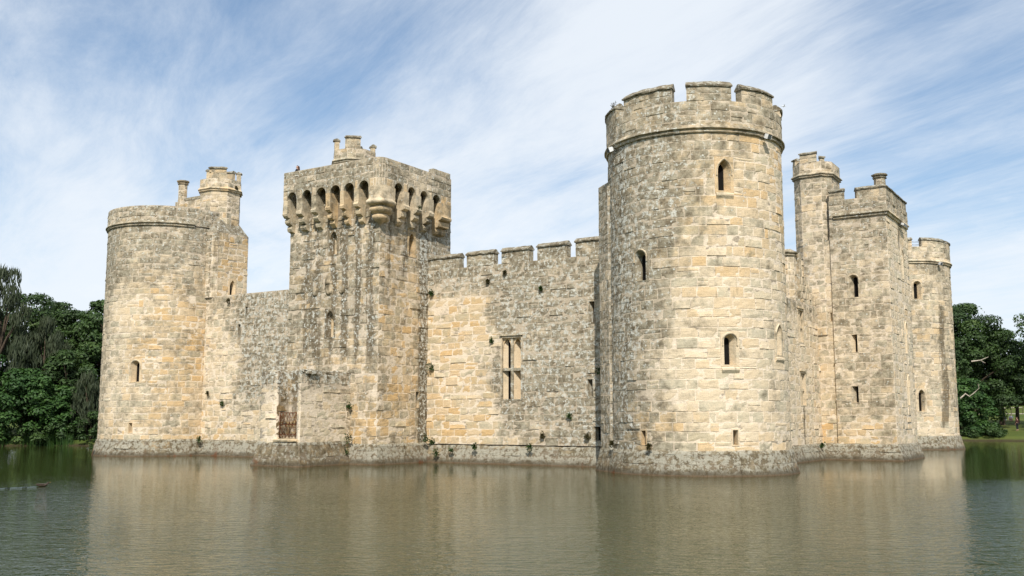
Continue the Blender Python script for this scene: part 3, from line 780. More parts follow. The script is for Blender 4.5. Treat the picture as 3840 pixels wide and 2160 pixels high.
# square stair block on its east side, sloped off at the top
bp_ = [(-59.0, 48.85), (-56.95, 48.85), (-56.6, 49.15), (-56.6, 52.0), (-59.0, 52.0)]
bm = Path(bp_, True); LL = bm.L
bz = lambda a, z: (clamp(.62 + .3 * ss(14.5, 16, z)) if a < LL[1] else .12 + .3 * (a < LL[2]) + .2 * ss(15, 16, z), .55 * (LL[1] - .35 < a < LL[2] + .25), .2 if a < LL[2] else .75)
sdoor = (LL[2] + 1.45, 11.45, .50, 1.25)
m = Mesh(); masonry(m, bm, 0, bm.total, 11.3, 16.15, [hole(*sdoor, .12)], bz, (.40, .52), (.5, .95), step=.5)
o = m.build('stair_block', M['stone'], T)
opening(T, bm, *sdoor, 'pointed', slit=.40, margin=.12, deep=.2, hood=False, zone=bz, name='doorway')
m = Mesh()
q0 = [m.add((x, y, 16.13), (R.random(), .5, 1), (.85, .3, .1)) for x, y in bp_]
q1 = [m.add((x + (-58.4 - x) * .12, y + (50.8 - y) * .12, 16.45 + .1 * R.random()), (R.random(), .5, 1), (.85, .3, .1)) for x, y in bp_]
q2 = [m.add((x + (-58.4 - x) * .40, y + (50.8 - y) * .40, 17.25), (R.random(), .5, 1), (.85, .3, .1)) for x, y in bp_]
m.grid([q0, q1, q2], closed=True, smooth=False); m.face(*q2, smooth=False); m.build('block_cap', M['coping'], o)
# little wall carrying the chimney
m = Mesh(); pm = Path([(-62.1, 49.55), (-58.7, 49.55)])
masonry(m, pm, 0, 3.4, 16.6, 19.05, (), lambda a, z: (.3 + .25 * ss(2.2, .8, a), .05, .7), (.5, .7), (.7, 1.3)); block(m, pm, 0, 3.4, 16.6, 18.95, -.012, -.5, grey)
block(m, pm, 1.1, 3.4, 19.02, 19.22, .03, -.55, grey)
o = m.build('chimney_breast', M['stone'], T)
chimney(o, -61.65, 49.85, 18.7, 20.72, .31, lambda a, z: (.45, .1, .35))
def frac(pts, pairs):
    mpx = Path(pts, True); f = mpx.total / 8
    return [tuple([q[0] * f, q[1] * f] + list(q[2:])) for q in pairs]
po = octagon(-58.55, 50.85, 1.42, 0)
oct_turret(T, po, 16.5, 19.6, 20.4, frac(po, [(5.95, 7.15, 21.12), (.12, .5, 21.0), (1.6, 2.4), (3.0, 3.8)]), 21.4, lambda a, z: (.45, .15, .45), hgt=.18)

# ================================================================== machicolated square tower
T = thing('square_tower', (-41, 47.8, 0), 'stained square tower with a row of corbels and arches under its rim', 'tower')
bx = [(-44.5, 44.3), (-37.3, 44.3), (-37.3, 51.3), (-44.5, 51.3)]
mp = Path(bx, True); La, Lb = 7.2, 14.2
def pz(a, z):
    if z > 14.9: return (.3, 1.2, .1)  # stain deepened in colour to stand in for shade behind the arches
    if a <= La: return post_s(a - 44.5, z)
    if a <= Lb: return post_e(a - La + 44.3, z)
    return grey(a, z)
Ws = [(-40.88, 12.38, .56, 1.42), (-41.03, 7.41, .60, 1.60)]
We = [(47.3, 12.38, .56, 1.40)]
H = [hole(u + 44.5, z, w_, h_, .13) for u, z, w_, h_ in Ws] + [hole(La + v - 44.3, z, w_, h_, .13) for v, z, w_, h_ in We] + [hole(La + 48.03 - 44.3, 3.25, .3, .95, .05)]
m = Mesh(); masonry(m, mp, 0, mp.total, 1.1, 16.0, H, pz, (.44, .58), (.5, 1.15), wear=1.35); rows = [[m.add(mp(mp.total * i / 28, z, d), (.5, .5, 1), (.3, 1.2, .1)) for i in range(29)] for d, z in ((-.01, 16.0), (-.01, 16.85))]  # upper strip carries the same painted shade
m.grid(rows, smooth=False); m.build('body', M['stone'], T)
for u, z, w_, h_ in Ws: opening(T, mp, u + 44.5, z, w_, h_, 'pointed', slit=.40, margin=.13, deep=.30, hood=False, fill='stone', zone=pz)
for v, z, w_, h_ in We: opening(T, mp, La + v - 44.3, z, w_, h_, 'pointed', slit=.40, margin=.13, deep=.32, hood=False, fill='stone', zone=pz)
opening(T, mp, La + 48.03 - 44.3, 3.25, .3, .95, 'flat', slit=.2, margin=.05, zone=pz, name='arrow_slit')
plinth(T, lambda off: Path(bx, True, off), 0, 14.0, 1.15, .34, .10, caps=False)
# eroded shields and helm carved on the front
for j, (u, z, s_) in enumerate(((-42.25, 9.95, .40), (-41.15, 9.95, .52), (-40.15, 9.95, .40))):
    m = Mesh(); rows = []
    for i, (x, q) in enumerate([(-.5, 1.15), (-.5, .5), (-.38, .22), (-.15, .04), (0, 0), (.15, .04), (.38, .22), (.5, .5), (.5, 1.15)]):
        rows.append([m.add(mp(u + 44.5 + x * s_ * k, z + q * s_ + (1 - k) * .3 * s_, d), (.5, .5, 1), (.5, .5, .3)) for k, d in ((1.05, -.01), (1, .06), (.6, .10), (.05, .11))])
    m.grid(rows); m.build('carved_shield', M['stone'], T)
m = Mesh(); rows = []
for i in range(9):
    t = pi * i / 8; rows.append([m.add(mp(44.5 - 41.2 - cos(t) * .26 * k, 10.62 + sin(t) * .5 * k, d), (.4, .5, 1), (.5, .6, .3)) for k, d in ((1.05, -.01), (.95, .09), (.55, .16), (.05, .17))])
m.grid(rows); m.build('carved_helm', M['stone'], T)
# machicolated parapet
yf, xr_, xl_, yb = 43.6, -36.7, -44.5, 50.5
rc = .55
arcp = [(xr_ - rc + rc * sin(t), yf + rc - rc * cos(t)) for t in [pi / 2 * i / 5 for i in range(6)]]
pp = [(xl_, yf)] + arcp + [(xr_, yb)]
pm = Path(pp); PS = lambda u: u - xl_; Lq = pm.L[6]; PE = lambda v: Lq + v - (yf + rc)
arS = [(-43.75, .74), (-42.52, .76), (-41.35, .78), (-40.21, .79), (-39.12, .78), (-37.99, .76)]
arE = [(45.23, .80), (46.46, .74), (47.68, .75), (48.94, .78)]
AR = [(PS(u), w_) for u, w_ in arS] + [(PE(v), w_) for v, w_ in arE]
zpar = lambda a, z: (.80 if z > 16.5 else .42, .25, .12 if z > 16.5 else .6)
ZA, ZT = 16.02, 16.52
H = [(a - w_ / 2 - .05, a + w_ / 2 + .05, 15.0, ZT) for a, w_ in AR]
m = Mesh()
masonry(m, pm, 0, pm.total, ZT - .02, 17.72, (), zpar, (.40, .42), (.6, 1.3), dep=.01)
masonry(m, pm, 0, pm.total, 15.98, ZT - .02, H, zpar, (.50, .56), (.5, .9), dep=.01)
n = 60; A = [pm.total * i / n for i in range(n + 1)]
A = sorted(set(A + pm.L[1:-1]))
rows = [[m.add(pm(a, z + nz(a * 2, z) * .02, d), (.5, .5, 1), (.8, .3, .1)) for a in A] for d, z in ((-.012, 17.70), (-.40, 17.70), (-.40, 16.45))]
m.grid(rows, smooth=False)
rows = [[m.add(pm(a, 16.8, d), (.5, .5, 1), (.8, .8, .1)) for a in A] for d in (-.38, -1.0)]
m.grid(rows, smooth=False)
# wall-walk slab joining parapet to body, and end faces
for a in (0, pm.total):
    q = [m.add(pm(a, z, d), (.5, .5, .9), (.5, .3, .3)) for d, z in ((0, 15.98), (0, 17.72), (-.42, 17.72), (-.42, 15.98))]; m.face(*q, smooth=False)
par = m.build('parapet', M['stone'], T)
for a, w_ in AR:   # arched openings: plate with round head and a deep soffit
    m = Mesh(); P = [(-w_ / 2, 0)] + [(-w_ / 2 * cos(pi * i / 12), (ZA - 15.98) + (ZT - .10 - ZA) * sin(pi * i / 12)) for i in range(13)] + [(w_ / 2, 0)]
    hw = w_ / 2 + .05
    O = [(-hw, 0)] + [(-hw + 2 * hw * i / 12, ZT - 15.98) for i in range(13)] + [(hw, 0)]
    r_o = [m.add(pm(a + x, 15.98 + q, .02), (.5, .5, 1), zpar(a, 16.6)) for x, q in O]
    r_i = [m.add(pm(a + x, 15.98 + q, .02), (.5, .5, 1), zpar(a, 16.6)) for x, q in P]
    r_b = [m.add(pm(a + x, 15.98 + q, -.34), (.5, .5, 1), (.5, .9, .1)) for x, q in P]
    m.grid([r_o, r_i, r_b], smooth=False); m.build('arch', M['stone'], T)
CP = [(0, 13.98), (.10, 14.02), (.24, 14.10), (.30, 14.22), (.28, 14.36), (.20, 14.44), (.36, 14.46), (.50, 14.54), (.54, 14.66), (.50, 14.80), (.42, 14.86), (.58, 14.88), (.72, 14.96), (.76, 15.08), (.72, 15.18), (.70, 15.24), (.70, 16.0), (0, 16.0)]
def corbels(edge_lo, edge_hi, arches, mpb, s0):
    e = [edge_lo] + [q for a, w_ in arches for q in (a - w_ / 2, a + w_ / 2)] + [edge_hi]
    for i in range(0, len(e), 2):
        a0, a1 = e[i], e[i + 1]
        if a1 - a0 < .12: continue
        m = Mesh(); wz = lambda a, z: (.38 if z < 15.2 else .45, .35, .45)
        pr = [(d + R.uniform(-.025, .025) * (d > 0), z + R.uniform(-.03, .03) * (14 < z < 15.9)) for d, z in CP]
        extrude(m, mpb, a0 - s0, a1 - s0, [(d - .005 if d else -.03, z) for d, z in pr], .13, .014, wz)
        m.build('corbel', M['stone'], T)
corbels(-44.5, -37.25, arS, Path([(-44.5, 44.3), (-37.2, 44.3)]), -44.5)
corbels(44.05, 50.4, arE, Path([(-37.3, 44.05), (-37.3, 51.3)]), 44.05)
# rounded corner corbel
m = Mesh(); cc = (-37.32, 44.32); rows = []
prof = [(.02, 13.75), (.12, 13.9), (.30, 14.02), (.46, 14.16), (.50, 14.28), (.44, 14.40), (.36, 14.44), (.56, 14.50), (.68, 14.62), (.68, 14.74), (.60, 14.84), (.52, 14.86), (.74, 14.92), (.88, 15.04), (.86, 15.16), (.76, 15.24), (.72, 15.3), (.72, 16.05)]
for dd, z in prof:
    row = []
    for i in range(15):
        t = radians(-112 + 134 * i / 14)
        k = (1 + .22 * max(0, cos((t + pi / 4) * 2)) * 0)
        # superellipse corner so that it meets the square parapet above
        c_, s_ = cos(t), sin(t); q = 1 / (abs(c_) ** 3.2 + abs(s_) ** 3.2) ** (1 / 3.2)
        rr = dd * q * (1 + nz(t * 2, z * 3) * .06)
        row.append(m.add((cc[0] + c_ * rr, cc[1] + s_ * rr, z), (.7 if z < 15 else .4, .3, 1), (.3, .2, .5 if z < 15.0 else .3)))
    rows.append(row)
m.grid(rows); m.build('corner_corbel', M['stone'], T)
# raised remains of a merlon at the right end of the rim
merlon(T, pm, PE(48.6), PE(50.45), 17.70, 18.05, .4, zpar, .1, cope=False)
roof_cap(T, [(-44.4, 44.4), (-37.35, 44.4), (-37.35, 51.2), (-44.4, 51.2)], 16.35)
po = octagon(-42.35, 47.65, 1.26)
oct_turret(T, po, 16.3, 18.85, 19.58, frac(po, [(4.62, 4.98, 20.25), (6.0, 7.05, 20.25), (.08, .42, 19.95), (2.0, 3.0)]), 20.2, lambda a, z: (.55, .15, .35), hgt=.2)

# ================================================================== postern abutment with its rusty gate
T = thing('bridge_abutment', (-40.8, 42, 0), 'lichened stone abutment with a gated recess at the foot of the machicolated tower', 'abutment')
az = lambda a, z: (clamp(.22 + .85 * ss(3.9, 4.6, z) - .15 * ss(2.6, 1.4, z)), .15 + .5 * ss(4.2, 5, z), .1)
ap = [(-42.35, 44.4), (-42.35, 40.25), (-41.12, 40.25), (-41.12, 41.0), (-39.56, 41.0), (-39.56, 40.25), (-39.3, 40.25), (-39.3, 44.4)]
am = Path(ap); AL = am.L
rz = lambda a, z: (clamp(.30 + .6 * ss(3.2, 4.4, z)), .80, 1.8) if AL[2] < a < AL[4] else az(a, z)
m = Mesh(); masonry(m, am, 0, am.total, 1.1, 5.22, (), rz, (.42, .55), (.45, .95), ragged=.06, wear=1.7, dep=.0)
q = [m.add((x, y, 5.2 + nz(x, y) * .1), (.5, .5, 1), (.9, .3, .1)) for x, y in ap]; m.face(*q, smooth=False)
extrude(m, am, .1, am.total - .1, [(-.05, 5.05), (-.01, 5.08), (-.02, 5.16), (-.06, 5.24), (-.2, 5.30), (-.4, 5.22), (-.4, 5.05)], .3, .06, lambda a, z: (.95, .6, .1), caps=False)
m.build('body', M['stone'], T)
apl = [(-42.35, 44.4), (-42.35, 40.25), (-39.3, 40.25), (-39.3, 44.4)]
plinth(T, lambda off: Path(apl, False, off), .2, Path(apl).total, 1.3, .36, .06, zone=lambda a, z: (.45, .3, .5), caps=False)
m = Mesh(); sp_ = Path([(-41.25, 40.3), (-39.45, 40.3)])
extrude(m, sp_, 0, 1.8, [(.13, 1.34), (.15, 1.42), (.10, 1.47), (-.75, 1.52), (-.75, 1.34)], .2, .01, lambda a, z: (.3, .3, .9)); m.build('threshold', M['ashlar'], T)

def tube(m, p0, p1, r=.015, n=5, c=(.5, .5, 1)):
    p0, p1 = Vector(p0), Vector(p1); d = (p1 - p0).normalized(); u = d.orthogonal().normalized(); v = d.cross(u)
    A = [m.add(p0 + (u * cos(2 * pi * i / n) + v * sin(2 * pi * i / n)) * r, c) for i in range(n)]
    B = [m.add(p1 + (u * cos(2 * pi * i / n) + v * sin(2 * pi * i / n)) * r, c) for i in range(n)]
    m.grid([A, B], closed=True, flip=True); m.face(*A); m.face(*reversed(B))
GT = thing('iron_gate', (-40.35, 40.45, 1.5), 'rusty latticed iron gate closing the recess of the stone abutment', 'gate')
gx0, gx1, gz0, gz1, gy = -41.08, -39.58, 1.56, 2.92, 40.48
m = Mesh()
for p, q in (((gx0, gz0), (gx0, gz1)), ((gx1, gz0), (gx1, gz1)), ((gx0, gz1), (gx1, gz1)), ((gx0, gz0 + .18), (gx1, gz0 + .18)), ((gx0, 2.28), (gx1, 2.28))): tube(m, (p[0], gy, p[1]), (q[0], gy, q[1]), .024)
m.build('gate_frame', M['iron'], GT)
m = Mesh(); W3 = (gx1 - gx0) / 3; zb, zm_, zt = gz0 + .18, 2.28, gz1
for i in range(3):
    a, b, c_ = gx0 + i * W3, gx0 + (i + 1) * W3, gx0 + (i + .5) * W3
    for lo2, hi2 in ((zm_, zt), (zb, zm_)):
        f = lo2 == zm_
        tube(m, (a, gy, lo2 if f else hi2), (c_, gy, hi2 if f else lo2), .015); tube(m, (c_, gy, hi2 if f else lo2), (b, gy, lo2 if f else hi2), .015)
    tube(m, (c_, gy, zb), (c_, gy, zt), .013)
    tube(m, (a, gy, zt), (c_, gy, zm_), .013); tube(m, (b, gy, zt), (c_, gy, zm_), .013)
    for k in (0, .5): tube(m, (a + k * W3, gy, gz0), (a + (k + .25) * W3, gy, gz0 + .18), .013); tube(m, (a + (k + .25) * W3, gy, gz0 + .18), (a + (k + .5) * W3, gy, gz0), .013)
m.build('lattice', M['iron'], GT)

# ================================================================== east curtain
C3 = thing('curtain_wall', (-18.1, 58, 0), 'short pale wall seen edge-on, right of the nearest round tower', 'wall')
pC = Path([(-18.1, 49.5), (-18.1, 66.6)]); S3 = lambda v: v - 49.5
zc3 = lambda a, z: east_c(a + 49.5, z)
WN = [(62.0, 7.30, 1.0, 2.0), (62.0, 3.4, 1.0, 2.0)]
H = [(S3(v) - .62, S3(v) + .62, z - .05, z + h_ + .12) for v, z, w_, h_ in WN]
m = Mesh(); masonry(m, pC, 0, pC.total, 1.0, 9.85, H, zc3, (.40, .52), (.5, 1.1), ragged=.12, wear=1.3)
rows = [[m.add(pC(pC.total * i / 30, z, d), (.5, .5, 1), (.8, .3, .1)) for i in range(31)] for d, z in ((-.02, 9.76), (-.6, 9.8), (-1.6, 9.7), (-1.6, -.5))]
m.grid(rows, smooth=False); m.build('wall', M['stone'], C3)
for v, z, w_, h_ in WN: cross_window(C3, pC, S3(v), z, w_, h_, lambda a, z: (.25, .3, .3), blocked=(0, 1, 2, 3))
plinth(C3, lambda off: Path([(-18.1, 49.5), (-18.1, 66.6)], False, off), 0, pC.total, 1.0, .32, .10, caps=False)
chimney(C3, -18.75, 61.75, 9.7, 13.0, .52, lambda a, z: (.32, .1, .3))
m = Mesh(); rm = Path([(-18.15, 62.3), (-18.15, 66.2)])
for a0, a1, zt in ((0, .55, 13.0), (.55, 1.0, 12.6), (1.0, 1.5, 11.6), (1.5, 2.1, 11.2), (2.1, 3.9, 10.6)):
    block(m, rm, a0, a1, 9.7, zt, -.012, -1.0, grey); masonry(m, rm, a0, a1, 9.7, zt, (), lambda a, z: (.4, .15, .3), (.4, .5), (.3, .8), core=False)
m.build('parapet_remains', M['stone'], C3)

# ================================================================== square tower on the east side
T = thing('square_tower', (-15.1, 69, 0), 'pale square tower with battlements, polygonal turret and chimney, right of the nearest tower', 'tower')
bx = [(-18.0, 65.75), (-16.62, 65.75), (-16.6, 65.6), (-13.45, 65.6), (-13.45, 72.2), (-18.0, 72.2)]
bx = [(-17.05, 65.65), (-13.45, 65.65), (-13.45, 72.1), (-17.05, 72.1)]
mp = Path(bx, True); La = 3.6; Lb = La + 6.45
def qz(a, z):
    if a <= La: return sq_s(a - 17.05, z)
    if a <= Lb: return sq_e(a - La + 65.65, z)
    return grey(a, z)
SQ = lambda u: u + 17.05
Wq = [(SQ(-15.66), 10.34, .56, 1.42, 'round', .28), (SQ(-15.76), 6.81, .36, 1.12, 'flat', .22), (SQ(-15.84), 3.60, .38, 1.04, 'flat', .24), (La + 4.3, 11.9, .5, 1.9, 'pointed', .2), (La + 4.2, 6.9, .5, 2.0, 'pointed', .2), (La + 4.2, 3.5, .5, 1.9, 'pointed', .2)]
H = [hole(a, z, w_, h_, .14 if k != 'flat' else .05) for a, z, w_, h_, k, s_ in Wq]
m = Mesh(); masonry(m, mp, 0, mp.total, 1.0, 15.55, H, qz, (.42, .54), (.5, 1.1), wear=1.2); m.build('body', M['stone'], T)
for a, z, w_, h_, k, s_ in Wq: opening(T, mp, a, z, w_, h_, k, slit=s_, margin=.14 if k != 'flat' else .05, zone=qz, name='arrow_slit' if k == 'flat' else 'window', fill='dark')
plinth(T, lambda off: Path([(-18.0, 65.65), (-13.45, 65.65), (-13.45, 72.1)], False, off), 0, 4.55 + 6.45, 1.0, .34, .12, zone=lambda a, z: (.75, .4, .1))
string_course(T, Path([(-16.75, 65.63), (-13.43, 65.63), (-13.43, 72.1)]), 0, 3.32 + 6.4, 15.75, qz)
mpp = Path([(-17.02, 65.59), (-13.39, 65.59), (-13.39, 72.15)])
qp = lambda a, z: (.70, .35 if z < 16.4 else .1, .15)
m = Mesh(); masonry(m, mpp, 0, mpp.total, 15.62, 16.78, (), qp, (.40, .55), (.5, 1.0))
n = 30; A = sorted(set([mpp.total * i / n for i in range(n + 1)] + mpp.L[1:-1]))
rows = [[m.add(mpp(a, z, d), (.5, .5, 1), (.8, .2, .1)) for a in A] for d, z in ((-.01, 16.76), (-.45, 16.76), (-.45, 15.9))]
m.grid(rows, smooth=False); m.build('parapet', M['stone'], T)
merlon(T, mpp, .0, 1.08, 16.75, 17.35, .42, qp, .22)
merlon(T, mpp, 1.78, mpp.L[1] + 6.3, 16.75, 17.32, .42, qp, .22)
chimney(T, -13.95, 66.6, 16.2, 18.4, .34)
roof_cap(T, [(-16.8, 65.8), (-13.6, 65.8), (-13.6, 72), (-16.8, 72)], 15.9)
po = [(-19.5, 66.42), (-18.85, 65.77), (-17.5, 65.77), (-16.95, 66.32), (-16.95, 68.4), (-19.5, 68.4)]
pq = Path(po, True); f = pq.L
tzn = lambda a, z: (.50, .08, .28)
oct_turret(T, po, 8.0, 18.75, 19.6, [(f[1] + .02, f[2] - .12, 20.18), (.0, f[1] * .45, 19.95), (f[2] + .0, f[3] - .35, 19.82)], 20.1, tzn, hgt=.16)
m = Mesh(); bt = Path([(-18.15, 65.9), (-16.85, 65.78)]); sl = [(hole(.30, 12.0, .13, .75, .03)), hole(.95, 8.9, .12, .55, .03)]
masonry(m, bt, 0, bt.total, 1.0, 14.2, sl, lambda a, z: (clamp(.30 - .2 * ss(4, 2, z)), .05, .2 + .5 * ss(4, 2, z)), (.42, .54), (.5, .9)); block(m, bt, 0, bt.total, 14.15, 14.25, 0, -.6, grey)
o = m.build('turret_base', M['stone'], T)
opening(T, bt, .30, 12.0, .13, .75, 'flat', slit=.09, margin=.03, zone=zone0, name='arrow_slit'); opening(T, bt, .95, 8.9, .12, .55, 'flat', slit=.08, margin=.03, zone=zone0, name='arrow_slit')

# ================================================================== far right (north-east) round tower
cx, cy, r = -18.55, 94.3, 4.34
T = thing('round_tower', (cx, cy, 0), 'round tower at the right end with a black and white stain down its side', 'tower')
mp = Circle(cx, cy, r); A0, A1 = rad(-140) * r, rad(60) * r
zn = deg_zone(r, ne_drum)
W = [(-59, 12.8, .60, 1.5, 'round', .26), (-8, 8.6, .55, 1.7, 'pointed', .2), (-60.5, 3.2, .5, 1.8, 'pointed', .2)]
H = [hole(rad(t) * r, z, w_, h_, .16) for t, z, w_, h_, k, s_ in W]
m = Mesh(); masonry(m, mp, A0, A1, .8, 15.95, H, zn, (.42, .56), (.6, 1.25), step=.7); m.build('drum', M['stone'], T)
for t, z, w_, h_, k, s_ in W: opening(T, mp, rad(t) * r, z, w_, h_, k, slit=s_, zone=zn, name='window', shift=-.05)
plinth(T, lambda off: Circle(cx, cy, r, off), A0, A1, 1.15, .34, .12)
np_ = lambda a, z: (.45, .15, .2)
string_course(T, Circle(cx, cy, r + .02), A0, A1, 16.1, np_)
k_ = r + .05; mpp = Circle(cx, cy, k_)
m = Mesh(); masonry(m, mpp, rad(-140) * k_, rad(60) * k_, 16.0, 17.35, (), np_, (.42, .5), (.6, 1.0))
rows = [[m.add(mpp(rad(-140 + i * 5) * k_, z, d), (.5, .5, 1), (.7, .2, .1)) for i in range(73)] for d, z in ((-.01, 17.33), (-.45, 17.33), (-.45, 16.0))]
m.grid(rows, smooth=False); m.build('parapet', M['stone'], T)
for t0, t1 in ((-98, -62), (-52, -15), (-5, 25)):
    merlon(T, mpp, rad(t0) * k_, rad(t1) * k_, 17.32, 17.92, .45, np_, .26)
roof_cap(T, circ_pts(cx, cy, r - .1), 16.5)
RL = thing('safety_railing', (cx, cy, 17.4), 'thin metal rails across the gaps in the rim of the far right round tower', 'railing')
for k, (t0, t1) in enumerate(((-62, -52), (-15, -5))):
    for z in (17.52, 17.78):
        m = Mesh(); tube(m, mpp(rad(t0 - 1) * k_, z, -.2), mpp(rad(t1 + 1) * k_, z, -.2), .028); m.build('rail', M['galv'], RL)

# ================================================================== distant gatehouse tower beyond the east curtain
T = thing('gatehouse_tower', (-31, 95, 0), 'distant tower top with corbels, a sliver just right of the nearest round tower', 'tower')
bx = [(-35, 92), (-28.0, 92), (-28.0, 99), (-35, 99)]; mp = Path(bx, True); m = Mesh()
masonry(m, mp, 0, mp.total, 0, 15.8, (), lambda a, z: (.5, .1, .3), (.5, .6), (.8, 1.3), step=1.0); m.build('body', M['stone'], T)
bo = [(-35.5, 91.5), (-27.45, 91.5), (-27.45, 99.5), (-35.5, 99.5)]; mo = Path(bo, True); m = Mesh()
masonry(m, mo, 0, mo.total, 15.9, 18.3, (), lambda a, z: (.5, .1, .1), (.5, .6), (.8, 1.3), step=1.0)
q = [m.add((x, y, 18.28)) for x, y in bo]; m.face(*q, smooth=False); q = [m.add((x, y, 15.92)) for x, y in bo]; m.face(*reversed(q), smooth=False); m.build('parapet', M['stone'], T)
for s in (.6, 1.7, 5.6, 6.7): merlon(T, mo, s - .5, s + .5, 18.28, 18.75, .5, lambda a, z: (.5, .1, .1), .2)
ce = Path([(-28.0, 92), (-28.0, 99)]); cs = Path([(-35, 92), (-28, 92)])
for cm, ss_ in ((ce, (.1, 1.3, 2.5, 3.7)), (cs, (3.0, 4.2, 5.4, 6.5))):
    for s in ss_:
        m = Mesh(); extrude(m, cm, s, s + .45, [(0, 14.6), (.2, 14.65), (.25, 14.9), (.2, 15.0), (.42, 15.1), (.48, 15.35), (.42, 15.5), (.52, 15.9), (0, 15.9)], .2, .01, lambda a, z: (.5, .3, .3)); m.build('corbel', M['stone'], T)

# ================================================================== floodlights
def floodlight(p, ang, label, long=False):
    T = thing('floodlight', p, label, 'floodlight')
    n = Vector((cos(ang), sin(ang), 0)); t = Vector((-sin(ang), cos(ang), 0)); up = Vector((0, 0, 1)); P0 = Vector(p)
    hw, hh, dd = (.55, .07, .12) if long else (.14, .12, .14)
    c = P0 + n * (.30 if not long else .2) + up * .04
    ax = (n * .92 - up * .38).normalized(); uu = (up * .92 + n * .38).normalized()
    m = Mesh(); rows = []
    for k, s_ in ((-dd, .55), (-dd * .6, .9), (dd * .8, 1.0), (dd, 1.0)):
        rows.append([m.add(c + ax * k + t * hw * s_ * a + uu * hh * s_ * b) for a, b in ((-1, -1), (1, -1), (1, 1), (-1, 1))])
    m.grid(rows, closed=True, smooth=False); m.face(*reversed(rows[0]), smooth=False)
    m.build('housing', M['white'], T)
    m = Mesh(); q = [m.add(c + ax * dd * .93 + t * hw * .9 * a + uu * hh * .9 * b) for a, b in ((-1, -1), (1, -1), (1, 1), (-1, 1))]; m.face(*q, smooth=False); m.build('lens', M['glass'], T)
    m = Mesh()
    for s in (-1, 1): tube(m, P0 + t * hw * .8 * s - n * .05, c + t * hw * .8 * s, .016)
    tube(m, P0 - t * hw * .8, P0 + t * hw * .8, .016); m.build('bracket', M['galv'], T)
def on(cx, cy, r, t, z): return (cx + r * cos(radians(t)), cy + r * sin(radians(t)), z)
floodlight(on(-19.14, 47.6, 4.42, -128, 15.95), radians(-128), 'small white floodlight under the string course at the left edge of the nearest round tower')
floodlight(on(-19.14, 47.6, 4.42, -19.5, 16.02), radians(-19.5), 'small white floodlight under the string course at the right side of the nearest round tower')
floodlight(on(-18.55, 94.3, 4.36, -31, 15.85), radians(-31), 'round-looking white floodlight under the rim of the far right round tower')
floodlight((-13.40, 69.8, 15.45), 0.0, 'long white floodlight bar on the bright side of the square tower, under its battlements', True)

# ================================================================== foliage
def leafcloud(m, pts, size, rnd, droop=0.0, flat=.5):
    """pts: (centre, radii, tone, count): many small folded leaf sprays through each clump"""
    for c, rr, tone, cnt in pts:
        for _ in range(cnt):
            u = rnd.uniform(-1, 1); th = rnd.uniform(0, 2 * pi); k = sqrt(1 - u * u)
            rad_ = rnd.uniform(.62, 1.08)
            dx, dy, dz = k * cos(th), k * sin(th), u
            if dz < -.3 and rnd.random() < .5: dz = -dz
            p = Vector((c[0] + dx * rr[0] * rad_, c[1] + dy * rr[1] * rad_, c[2] + dz * rr[2] * rad_))
            nrm = (Vector((dx, dy, dz * .8 + flat)) + Vector((rnd.gauss(0, .45), rnd.gauss(0, .45), rnd.gauss(0, .45)))).normalized()
            a = nrm.orthogonal().normalized(); b = nrm.cross(a); t = rnd.uniform(0, 2 * pi)
            a, b = a * cos(t) + b * sin(t), b * cos(t) - a * sin(t)
            if droop: a = (a * (1 - droop) + Vector((0, 0, -1)) * droop).normalized(); b = nrm.cross(a).normalized()
            s = size * rnd.uniform(.6, 1.35); col = (clamp(tone + rnd.gauss(0, .16)), rnd.random(), 1)
            L_ = s * (1.0 + 1.6 * droop); w_ = s * (.62 - .35 * droop)
            i = [m.add(p - a * L_ * .5, col), m.add(p + b * w_ * .5 - nrm * s * .12, col), m.add(p + a * L_ * .5 - nrm * s * .1, col), m.add(p - b * w_ * .5 - nrm * s * .12, col)]
            m.face(i[0], i[1], i[2], smooth=False); m.face(i[0], i[2], i[3], smooth=False)

def limb(m, pts, r0, r1, n=7):
    rows = []; N = len(pts)
    for i, p in enumerate(pts):
        r_ = r0 + (r1 - r0) * i / (N - 1)
        d = (Vector(pts[min(i + 1, N - 1)]) - Vector(pts[max(i - 1, 0)])).normalized(); u = d.orthogonal().normalized(); v = d.cross(u)
        rows.append([m.add(Vector(p) + (u * cos(2 * pi * j / n) + v * sin(2 * pi * j / n)) * r_) for j in range(n)])
    m.grid(rows, closed=True, flip=True)

